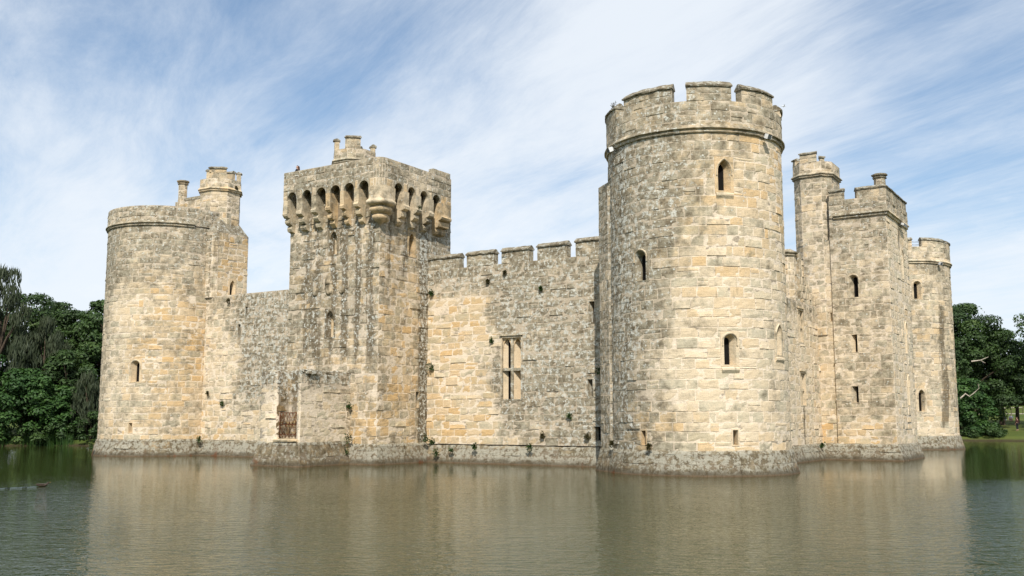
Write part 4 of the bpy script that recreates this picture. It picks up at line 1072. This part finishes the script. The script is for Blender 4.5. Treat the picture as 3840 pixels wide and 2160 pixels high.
def tree(kind, x, y, top, width, label, seed, group=None, base_z=None):
    rnd = random.Random(seed); gz = max(.1, ground_z(x, y)) if base_z is None else base_z
    Ht = top - gz
    nm, cat, mat = {'oak': ('oak_tree', 'tree', 'leaf_oak'), 'maple': ('maple_tree', 'tree', 'leaf_light'), 'willow': ('willow_tree', 'tree', 'leaf_willow'),
                    'sparse': ('ash_tree', 'tree', 'leaf_oak'), 'pine': ('evergreen_tree', 'tree', 'leaf_pine'), 'bush': ('bush', 'bush', 'leaf_oak'), 'lightbush': ('bush', 'bush', 'leaf_light')}[kind]
    T = thing(nm, (x, y, gz), label, cat, group)
    m = Mesh(); W_ = width / 2
    lean = (rnd.uniform(-.04, .04), rnd.uniform(-.04, .04))
    tr = [(x + lean[0] * Ht * t, y + lean[1] * Ht * t, gz - .3 + Ht * t) for t in (0, .12, .3, .5, .72)]
    bush = kind in ('bush', 'lightbush')
    r0 = Ht * .028 + .05
    limb(m, tr, r0 if not bush else .06, r0 * .35 if not bush else .02)
    clumps = []; lift = .30 if (x > -18 and y > 145 and kind != 'pine') else 0
    nc = {'oak': 46, 'maple': 34, 'willow': 34, 'sparse': 26, 'pine': 40, 'bush': 16, 'lightbush': 16}[kind]
    lo_ = {'oak': .12, 'maple': .05, 'willow': .15, 'sparse': .3, 'pine': .1, 'bush': 0.0, 'lightbush': 0.0}[kind] + lift
    for i in range(nc):
        t = lo_ + (1 - lo_) * ((i + .5) / nc) ** .85
        if kind in ('oak', 'maple', 'bush', 'lightbush', 'sparse'): env = sqrt(max(0, 1 - ((t - .42) / .60) ** 2)) if t > .42 else .78 + .22 * (t / .42)
        elif kind == 'willow': env = .55 + .45 * sin(pi * min(1, t * 1.1)) if t < .8 else 1.15 * (1.12 - t) * 2
        else: env = (1.02 - t) ** .7
        th = i * 2.399 + rnd.uniform(-.5, .5); rad_ = W_ * env * rnd.uniform(.55, .98)
        cs = W_ * rnd.uniform(.20, .36) * (.9 if kind != 'sparse' else .75)
        cz = gz + Ht * t * .97 - cs * .45
        c = (x + rad_ * cos(th) * 1.0, y + rad_ * sin(th), max(cz, gz + cs * .25))
        if t > .93: c = (x + rnd.uniform(-.3, .3) * W_, y + rnd.uniform(-.3, .3) * W_, gz + Ht - cs * .7)
        rr = (cs, cs, cs * (.62 if kind != 'willow' else 1.25))
        area = cs * cs * 12
        cnt = int(area * ({'oak': 17, 'maple': 16, 'willow': 15, 'sparse': 9, 'pine': 18}.get(kind, 26)) * (1.0 if W_ > 3 else 1.3))
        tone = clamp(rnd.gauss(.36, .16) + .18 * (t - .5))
        clumps.append((c, rr, tone, min(cnt, 900)))
        if i % 3 == 0 and not bush:
            k = min(4, int(2 + t * 3)); p0 = tr[k - 1]; mid = [(p0[q] * .5 + c[q] * .5) for q in range(3)]; mid[2] += .3
            limb(m, [p0, tuple(mid), c], r0 * .32, .03, 5)
    if kind in ('oak', 'maple', 'pine'):   # inner mass
        for i in range(7):
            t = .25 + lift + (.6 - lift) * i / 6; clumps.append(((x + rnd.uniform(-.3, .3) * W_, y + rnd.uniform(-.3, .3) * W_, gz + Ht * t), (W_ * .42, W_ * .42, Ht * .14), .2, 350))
    m.build('trunk', M['bark'], T)
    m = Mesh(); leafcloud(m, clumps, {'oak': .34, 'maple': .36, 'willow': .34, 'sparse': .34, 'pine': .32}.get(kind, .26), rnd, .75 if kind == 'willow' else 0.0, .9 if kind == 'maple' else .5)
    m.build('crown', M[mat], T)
    return T

TR = [
 ('willow', -97.9, 57.5, 17.4, 6.0, 'tall wispy grey-green tree rising highest at the left edge of the picture'),
 ('oak', -105.1, 64.9, 16.6, 10, 'broad dark green domed tree right of the tall wispy tree at far left'),
 ('willow', -96.3, 61.4, 12.6, 5.5, 'grey-green drooping tree in front of the domed dark trees on the left bank'),
 ('oak', -106.1, 69.0, 16.2, 9, 'dark tree with crown sloping down rightwards in the middle of the left bank'),
 ('oak', -100.4, 68.0, 14.7, 9, 'dark green tree on the left bank just short of the far left tower'),
 ('oak', -96.5, 68.1, 15.6, 9, 'dark tree partly hidden behind the left edge of the far left tower'),
 ('oak', -104.4, 58.3, 15.4, 9, 'dark tree cut by the left edge of the picture, behind the wispy tree'),
 ('maple', -97.5, 54.6, 9.6, 7, 'bright green spreading tree cut by the left picture edge at the water'),
 ('maple', -93.3, 57.5, 7.6, 7.5, 'bright green tree with layered branches hanging over the water on the left bank'),
 ('maple', -91.6, 60.0, 6.0, 5, 'smaller mid green tree beside the layered bright green one on the left bank'),
 ('oak', -92.9, 61.9, 9.6, 6.5, 'round dark tree of middle height in the right half of the left bank'),
 ('willow', -89.3, 61.7, 6.8, 3.4, 'small weeping grey-green tree right beside the far left tower'),
 ('bush', -87.9, 61.3, 3.4, 4.5, 'low dark bush at the water next to the foot of the far left tower'),
 ('bush', -90.4, 59.4, 2.6, 5, 'low dark bush leaning over the water below the middle of the left bank'),
 ('bush', -91.9, 57.6, 2.1, 5, 'low bush at the waterline under the layered bright green tree'),
 ('oak', -93.5, 70.9, 12.8, 8, 'dark tree hidden mostly behind the far left tower'),
 ('oak', -24.6, 147.5, 18.6, 11, 'dark tree mostly hidden behind the far right round tower'),
 ('oak', -20.6, 147.5, 18.3, 12, 'largest domed dark green tree on the right bank'),
 ('oak', -17.3, 151.5, 14.8, 9, 'dark tree sloping down from the largest domed tree on the right bank'),
 ('oak', -15.6, 153, 11.2, 8, 'lower rounded tree above the lawn at the right'),
 ('sparse', -11.0, 147.1, 18.6, 9, 'open-branched tree with sky showing through at the right picture edge'),
 ('maple', -18.9, 134.4, 7.6, 6.5, 'mid green tree overhanging the water beside the far right round tower'),
 ('lightbush', -17.5, 133.3, 2.3, 4.4, 'green bush with branches reaching out over the water, in front of the seated people'),
 ('bush', -19.6, 132.9, 3.6, 4, 'dark bush at the waterline against the far right round tower'),
 ('bush', -17.4, 132.3, 2.0, 5, 'lowest dark bush trailing in the water on the right bank'),
 ('oak', -21.9, 139.0, 11.4, 8, 'yellowish green tree of middle height next to the far right round tower'),
 ('oak', -7.5, 141.5, 13.5, 8, 'dark tree at the extreme right edge, casting shade on the bank'),
 ('pine', -26.3, 205, 11.6, 13, 'dark evergreen behind the lawn nearest the far right tower'),
 ('pine', -21.2, 207, 11.2, 13, 'dark evergreen behind the lawn above the seated people'),
 ('pine', -15.0, 206, 12.0, 13, 'dark evergreen behind the lawn at the right edge of the picture'),
]
for i, t in enumerate(TR): tree(*t, seed=100 + i)

# reeds on the left bank
for k, (x0, y0, x1, y1, lb) in enumerate(((-96.8, 54.6, -93.2, 56.3, 'tall green reeds at the water edge under the leftmost trees'), (-92.4, 56.9, -88.5, 59.6, 'tall green reeds at the water edge near the middle of the left bank'))):
    m = Mesh(); rnd = random.Random(5 + k); b0 = (x0, y0, 0)
    for i in range(700):
        t = rnd.random(); x = x0 + (x1 - x0) * t + rnd.gauss(0, .35); y = y0 + (y1 - y0) * t + rnd.gauss(0, .35); h_ = rnd.uniform(.7, 1.6); a = rnd.uniform(0, pi); lx, ly = rnd.gauss(0, .18), rnd.gauss(0, .18)
        c = (rnd.random(), .5, 1)
        q = [m.add((x - .03 * cos(a), y - .03 * sin(a), -.1), c), m.add((x + .03 * cos(a), y + .03 * sin(a), -.1), c), m.add((x + lx, y + ly, h_), c)]; m.face(*q, smooth=False)
    base(m, b0); o = m.build('reed_bed', M['leaf_light']); o.location = b0; tag(o, lb, 'reeds', kind='stuff')

# plants rooted in the masonry
def wall_plant(p, n, size, label, mat='leaf_wall', hang=.3, seed=1, cnt=110):
    size *= .72
    rnd = random.Random(seed); m = Mesh(); n = Vector((n[0], n[1], 0)).normalized(); t = Vector((-n.y, n.x, 0))
    for i in range(cnt):
        r_ = rnd.random() ** .6 * size
        d = (n * rnd.uniform(.1, 1) + t * rnd.gauss(0, .55) + Vector((0, 0, rnd.gauss(-hang * 1.2 + .3, .6)))).normalized()
        q = d * r_; s = rnd.uniform(.022, .05); a = Vector((rnd.gauss(0, 1), rnd.gauss(0, 1), rnd.gauss(0, 1))).normalized(); b = a.cross(d).normalized()
        c = (rnd.random(), .5, 1)
        i4 = [m.add(q - b * s, c), m.add(q + d * s * 1.5 + a * s * .3, c), m.add(q + b * s, c), m.add(q - d * s, c)]; m.face(*i4, smooth=False)
    for k in range(6):
        d = (n * .6 + t * rnd.gauss(0, .5) + Vector((0, 0, rnd.gauss(.1, .4)))).normalized(); tube(m, (0, 0, 0), d * size * .8, .008, 3)
    o = m.build('wall_plant', M[mat]); o.location = p; tag(o, label, 'plant', 'plants rooted in the castle walls')
S_ = (0, -1); E_ = (1, 0)
PL = [
 ((-31.59, 48.95, 11.1), S_, .22, 'dry brown tuft high on the grey battlemented wall, below its third merlon', 'leaf_dry', 0),
 ((-32.81, 48.95, 10.7), S_, .2, 'dry brown tuft high on the grey wall, lower left of another tuft', 'leaf_dry', .1),
 ((-29.13, 48.95, 10.0), S_, .2, 'green tuft high on the grey wall below the fourth merlon', 'leaf_wall', .1),
 ((-36.95, 48.95, 10.3), S_, .30, 'dark green plant in the upper corner of the machicolated tower and the battlemented wall', 'leaf_wall', .5),
 ((-37.0, 48.9, 5.7), (1, -1), .42, 'spreading dark plant halfway up the corner of the machicolated tower and the wall', 'leaf_wall', .3),
 ((-25.32, 48.9, 5.3), S_, .48, 'dark green hanging plant where the wall meets the nearest round tower', 'leaf_wall', .6),
 ((-27.3, 48.95, 2.8), S_, .28, 'dark tuft low on the wall, right of the mullioned window', 'leaf_wall', .6),
 ((-29.04, 48.95, 1.7), S_, .30, 'brown tuft just above the sloping foot of the wall, below the mullioned window', 'leaf_dry', .6),
 ((-26.2, 48.95, 1.7), S_, .34, 'brown hanging tuft beside the lowest arrow slit of the wall', 'leaf_dry', .7),
 ((-29.66, 48.6, 1.0), S_, .36, 'green clump on the sloping foot of the wall below the mullioned window', 'leaf_wall', .3),
 ((-35.09, 48.6, .85), S_, .30, 'narrow green plant trailing down the foot of the wall near the machicolated tower', 'leaf_wall', .8),
 ((-36.16, 48.55, .6), S_, .38, 'large green clump on the foot of the wall right of the machicolated tower corner', 'leaf_wall', .4),
 ((-33.44, 48.6, 1.0), S_, .30, 'green clump on the foot of the wall, left of the mullioned window', 'leaf_wall', .3),
 ((-32.52, 48.95, 7.2), S_, .24, 'dark streaky plant at the upper left corner of the mullioned window', 'leaf_wall', .8),
 ((-54.95, 48.9, 10.9), S_, .30, 'dark tuft near the top of the low ruined wall', 'leaf_dry', .3),
 ((-55.31, 48.95, 3.7), S_, .30, 'dark tuft low on the left wall above a pale patch', 'leaf_wall', .6),
 ((-56.8, 48.9, 4.4), S_, .24, 'small tuft under the slit near the far left tower', 'leaf_dry', .2),
 ((-57.1, 48.6, 1.15), S_, .38, 'green clump on the foot of the left wall beside the far left tower', 'leaf_wall', .3),
 ((-39.25, 44.1, 3.4), (1, -1), .36, 'green plant in the angle between the abutment and the machicolated tower', 'leaf_wall', .8),
 ((-39.1, 44.0, 1.5), (1, -1), .48, 'bright green leafy plant at the foot of the machicolated tower front', 'leaf_wall', .2),
 ((-39.2, 43.8, .8), (1, -1), .42, 'dark trailing plant just above the water beside the abutment', 'leaf_wall', .8),
 ((-37.0, 48.4, 1.5), (1, -.3), .42, 'green clump at the foot of the inner corner of the machicolated tower', 'leaf_wall', .7),
 ((-36.9, 49.0, 1.3), (1, -1), .36, 'leggy green plant in the corner at the foot of the battlemented wall', 'leaf_wall', .6),
 ((-36.75, 47.1, 15.2), (1, -.2), .36, 'bright green fern growing between the corbels of the machicolated tower', 'leaf_wall', -.2),
 ((-37.0, 48.55, 15.5), (1, -.2), .32, 'reddish brown tuft between the rightmost corbels of the machicolated tower', 'leaf_dry', .2),
 ((-22.4, 44.5, 1.35), (-.6, -1), .3, 'small brown tuft on the ledge at the foot of the nearest round tower, left end', 'leaf_dry', .1),
 ((-19.8, 43.05, 1.3), (-.1, -1), .24, 'small brown tuft on the ledge at the middle foot of the nearest round tower', 'leaf_dry', .1),
 ((-17.9, 64.9, 1.0), (.5, -1), .34, 'green plant on the foot of the short wall left of the pale square tower', 'leaf_wall', .8),
 ((-63.6, 44.6, .75), (-.3, -1), .45, 'dark trailing plant on the sloping foot of the far left round tower', 'leaf_wall', .8),
 ((-57.1, 51.0, 19.8), (1, -.2), .3, 'brown tuft on the rim of the octagonal turret above the far left tower', 'leaf_dry', .3),
]
for i, (p, n, s, lb, mt, hg) in enumerate(PL): wall_plant(p, n, s, lb, mt, hg, i)
# weed on top of the near tower
m = Mesh(); rnd = random.Random(3)
for k in range(9):
    d = Vector((rnd.gauss(0, .25), rnd.gauss(0, .25), 1)).normalized(); e_ = d * rnd.uniform(.35, .65); tube(m, (0, 0, 0), e_, .008, 3)
    for j in range(7):
        q = e_ * rnd.uniform(.5, 1) + Vector((rnd.gauss(0, .05), rnd.gauss(0, .05), 0)); tube(m, q, q + Vector((rnd.gauss(0, .05), rnd.gauss(0, .05), .06)), .010, 3)
o = m.build('wall_plant', M['leaf_dry']); o.location = on(-19.14, 47.6, 4.2, -140, 18.15); tag(o, 'thin dry weed standing on the rim of the nearest round tower at its left edge', 'plant', 'plants rooted in the castle walls')

# ================================================================== people
def skin_mesh(name, nodes, edges, mat, parent, sub=2):
    me = bpy.data.meshes.new(name); me.from_pydata([n[0] for n in nodes], edges, []); o = bpy.data.objects.new(name, me); COL.objects.link(o)
    o.parent = parent
    o.modifiers.new('skin', 'SKIN'); sv = me.skin_vertices[0].data if me.skin_vertices else None
    if sv is None:
        bm = __import__('bmesh').new(); bm.from_mesh(me); bm.verts.layers.skin.verify(); bm.to_mesh(me); bm.free(); sv = me.skin_vertices[0].data
    for i, n in enumerate(nodes): sv[i].radius = (n[1], n[1] * (n[2] if len(n) > 2 else 1)); sv[i].use_root = (i == 0)
    ms = o.modifiers.new('subsurf', 'SUBSURF'); ms.levels = sub; ms.render_levels = sub; me.materials.append(mat)
    return o
def person(loc, rz, label, pose, top, legs, hair, long_hair=False, hat=None, head_turn=0.0):
    T = thing('person', loc, label, 'person'); T.rotation_euler = (0, 0, rz)
    # x right, y forward; metres
    if pose == 'sit': hip = .16; kn = lambda s: (s * .14, .36, .42); an = lambda s: (s * .12, .62, .07); toe = lambda s: (s * .13, .80, .04)
    else: hip = .92; kn = lambda s: (s * .10, .02, .50); an = lambda s: (s * .10, -.03, .08); toe = lambda s: (s * .12, .14, .03)
    sh = hip + .50; N = [((0, 0, hip), .14, .8), ((0, 0, hip + .18), .13, .8), ((0, -.01, hip + .38), .15, .75), ((0, 0, sh + .06), .06), ((0, .01, sh + .13), .052)]
    E_ = [(0, 1), (1, 2), (2, 3), (3, 4)]
    # head chain: skull, face with nose and chin as parts of the one body mesh
    c, s_ = cos(head_turn), sin(head_turn); HR = lambda x, y, z: (x * c - y * s_, x * s_ + y * c, z)
    N += [(HR(0, .0, sh + .22), .085, 1.05), (HR(0, -.005, sh + .30), .078, 1.1), (HR(0, .085, sh + .16), .035), (HR(0, .105, sh + .215), .013), (HR(.078, -.005, sh + .20), .016), (HR(-.078, -.005, sh + .20), .016)]
    E_ += [(4, 5), (5, 6), (5, 7), (5, 8), (5, 9), (5, 10)]
    for s in (-1, 1):
        b = len(N)
        if pose == 'sit': el, wr = (s * .27, .10, sh - .26), (s * .12, .34, sh - .20)
        elif pose == 'rail': el, wr = (s * .27, .06, sh - .24), (s * .16, .27, sh - .22)
        else: el, wr = (s * .25, -.04, sh - .28), (s * .24, .06, sh - .53)
        N += [((s * .18, 0, sh), .062), (el, .042), (wr, .028)]; E_ += [(2, b), (b, b + 1), (b + 1, b + 2)]
        d = (Vector(wr) - Vector(el)).normalized(); pm_ = Vector(wr) + d * .07; N.append((tuple(pm_), .034, .5)); E_.append((b + 2, b + 3))
        sd_ = Vector((1, 0, 0)) if abs(d.x) < .6 else Vector((0, 1, 0))
        for q, ln in zip((-1.2, -.4, .4, 1.2), (.055, .07, .066, .048)):
            f0 = pm_ + sd_ * q * .02 + d * .035; f1 = f0 + d * ln + Vector((0, 0, -.018)); k = len(N); N += [(tuple(f0), .009), (tuple(f1), .007)]; E_ += [(b + 3, k), (k, k + 1)]
        k = len(N); N.append((tuple(Vector(wr) + d * .03 + sd_ * -s * .05), .010)); E_.append((b + 2, k))
    for s in (-1, 1):
        b = len(N); N += [((s * .10, 0, hip - .02), .10), (kn(s), .062), (an(s), .038), (toe(s), .032)]; E_ += [(0, b), (b, b + 1), (b + 1, b + 2), (b + 2, b + 3)]
    body = skin_mesh('body', N, E_, M['skin'], T)
    C = [((0, 0, hip - .02), .165, .85), ((0, 0, hip + .18), .155, .85), ((0, -.01, hip + .38), .175, .8), ((0, 0, sh + .03), .085)]; CE = [(0, 1), (1, 2), (2, 3)]
    for s in (-1, 1):
        if pose == 'sit': el, wr = (s * .27, .10, sh - .26), (s * .15, .28, sh - .215)
        elif pose == 'rail': el, wr = (s * .27, .06, sh - .24), (s * .17, .24, sh - .22)
        else: el, wr = (s * .25, -.04, sh - .28), (s * .24, .04, sh - .49)
        b = len(C); C += [((s * .18, 0, sh), .078), (el, .056), (wr, .042)]; CE += [(2, b), (b, b + 1), (b + 1, b + 2)]
    skin_mesh('jacket', C, CE, M[top], T)
    C = [((0, 0, hip + .02), .17, .85)]; CE = []
    for s in (-1, 1): b = len(C); C += [((s * .10, 0, hip - .03), .115), (kn(s), .078), (tuple(Vector(kn(s)).lerp(Vector(an(s)), .8)), .058)]; CE += [(0, b), (b, b + 1), (b + 1, b + 2)]
    skin_mesh('trousers', C, CE, M[legs], T)
    h = [(HR(0, -.02, sh + .33), .075), (HR(0, -.05, sh + .24), .092), (HR(0, -.07, sh + .14), .07 if long_hair else .04)]; he = [(0, 1), (1, 2)]
    if long_hair: h.append((HR(0, -.09, sh - .02), .075)); h.append((HR(.0, -.10, sh - .16), .05)); he += [(2, 3), (3, 4)]
    for s in (-1, 1): h.append((HR(s * .07, .01, sh + .28), .035)); he.append((0, len(h) - 1))
    skin_mesh('hair', h, he, M[hair], T)
    if hat: skin_mesh('hat', [(HR(0, 0, sh + .36), .075), (HR(0, 0, sh + .315), .15, 1.0)], [(0, 1)], M[hat], T)
    return T
person((-44.1, 44.35, 16.58), radians(115), 'person with long brown hair in black on top of the machicolated tower', 'rail', 'black', 'black', 'hair', True)
person((-17.95, 158.9, ground_z(-17.95, 158.9)), radians(210), 'person in white hat and clothes sitting on the lawn, left of another', 'sit', 'whitecloth', 'whitecloth', 'hair', hat='whitecloth')
person((-17.05, 159.6, ground_z(-17.05, 159.6)), radians(170), 'person in white top with bare legs sitting on the lawn, without hat', 'sit', 'whitecloth', 'skin', 'hair')
person((-14.5, 141.7, max(.45, ground_z(-14.5, 141.7))), radians(60), 'person in dark clothes standing on the shaded bank at the right edge', 'stand', 'redcloth', 'black', 'hair')

# ================================================================== duck, wake and gull
DL = (-36.35, 23.4, 0)
T = thing('duck', DL, 'brown duck swimming to the right on the dark water at the left', 'duck'); T.rotation_euler = (0, 0, radians(55))
D = skin_mesh('body', [((-.02, 0, .05), .085, .8), ((.10, 0, .055), .07, .8), ((.17, 0, .10), .035), ((.18, 0, .13), .028), ((.205, 0, .165), .036), ((-.15, 0, .06), .055), ((-.24, 0, .095), .018)], [(0, 1), (1, 2), (2, 3), (3, 4), (0, 5), (5, 6)], M['duck'], T)
skin_mesh('bill', [((.235, 0, .158), .016, .8), ((.28, 0, .15), .013, .5)], [(0, 1)], M['duckbill'], T)
for s in (-1, 1): skin_mesh('wing', [((.06, s * .065, .085), .03, .6), ((-.08, s * .07, .09), .035, .5), ((-.2, s * .035, .10), .012)], [(0, 1), (1, 2)], M['duck'], T)
g = G('wake_foam'); co = g.n('ShaderNodeTexCoord').outputs['Object']; M['foam'] = g.out(g.mix(g.noise(co, 3, 4), (.05, .07, .07), (.11, .14, .14)), .25, None, .5)
m = Mesh(); rnd = random.Random(9)
for s, ln, sp in ((-1, 5.5, .10), (1, 3.0, .18)):
    rows = []
    for i in range(60):
        t = i / 59; x = -.25 - ln * t; y = s * (.05 + sp * t * ln * .5) + nz(i * .3, s) * .03; w_ = .014 * (1 - t * .7) * (sin(i * .9) > -.2) * (.5 + .8 * abs(nz(i * .5, s * 3)) * 2)
        rows.append([m.add((x, y - w_, -.002)), m.add((x, y, .012 * (1 - t) + .004)), m.add((x, y + w_, -.002))])
    m.grid(rows)
o = m.build('wake', M['foam']); o.location = DL; o.rotation_euler = (0, 0, radians(82)); tag(o, 'thin pale wake trailing left behind the swimming duck', 'wake', kind='stuff')
T = thing('gull', (-20.3, 67.4, 24.3), 'small white gull flying in the sky right of the nearest round tower', 'bird'); T.rotation_euler = (0, .2, radians(20))
skin_mesh('body', [((0, 0, 0), .04), ((.10, 0, .01), .03), ((.15, 0, .02), .024), ((-.12, 0, .0), .022), ((-.19, 0, 0), .03, .3)], [(0, 1), (1, 2), (0, 3), (3, 4)], M['gull'], T)
for s in (-1, 1): skin_mesh('wing', [((.02, 0, .01), .03, .3), ((.06, s * .15, .06), .028, .25), ((-.02, s * .33, .02), .010, .3)], [(0, 1), (1, 2)], M['gull'], T)

# ================================================================== right bank: rails, dead branches
for (x0, y0, x1, y1, dz, lb) in ((-22.0, 176, -17.2, 177, .9, 'pale timber rail fence behind the lawn, left stretch above the seated people'), (-15.6, 177.2, -11.5, 177.8, .85, 'pale timber rail fence behind the lawn at the right edge of the picture')):
    z0 = ground_z(x0, y0); T = thing('rail_fence', (x0, y0, z0), lb, 'fence')
    m = Mesh(); tube(m, (x0, y0, z0 + dz), (x1, y1, ground_z(x1, y1) + dz + .15), .06); m.build('rail', M['rail'], T)
    for k in range(4):
        t = k / 3; x, y = x0 + (x1 - x0) * t, y0 + (y1 - y0) * t; m = Mesh(); tube(m, (x, y, ground_z(x, y) - .2), (x, y, ground_z(x, y) + dz + .1), .05); m.build('post', M['bark'], T)
for p, pts, lb in (((-19.3, 130.6, 5.2), [(0, 0, -.2), (.6, 0, .35), (1.0, .1, .0), (1.6, .1, .5), (2.1, .2, 1.0), (2.0, .2, 1.5)], 'bleached crooked dead branch sticking out beside the far right round tower'),
                   ((-17.9, 131.0, 9.4), [(0, 0, 0), (1.0, .1, .12), (1.9, .1, .5)], 'thin pale bare branch in the trees above the crooked dead branch')):
    m = Mesh(); limb(m, pts, .10, .03, 6); limb(m, [pts[1], (pts[1][0] + .5, .1, pts[1][2] - .35)], .05, .02, 5); o = m.build('dead_branch', M['deadwood']); o.location = p; tag(o, lb, 'branch')
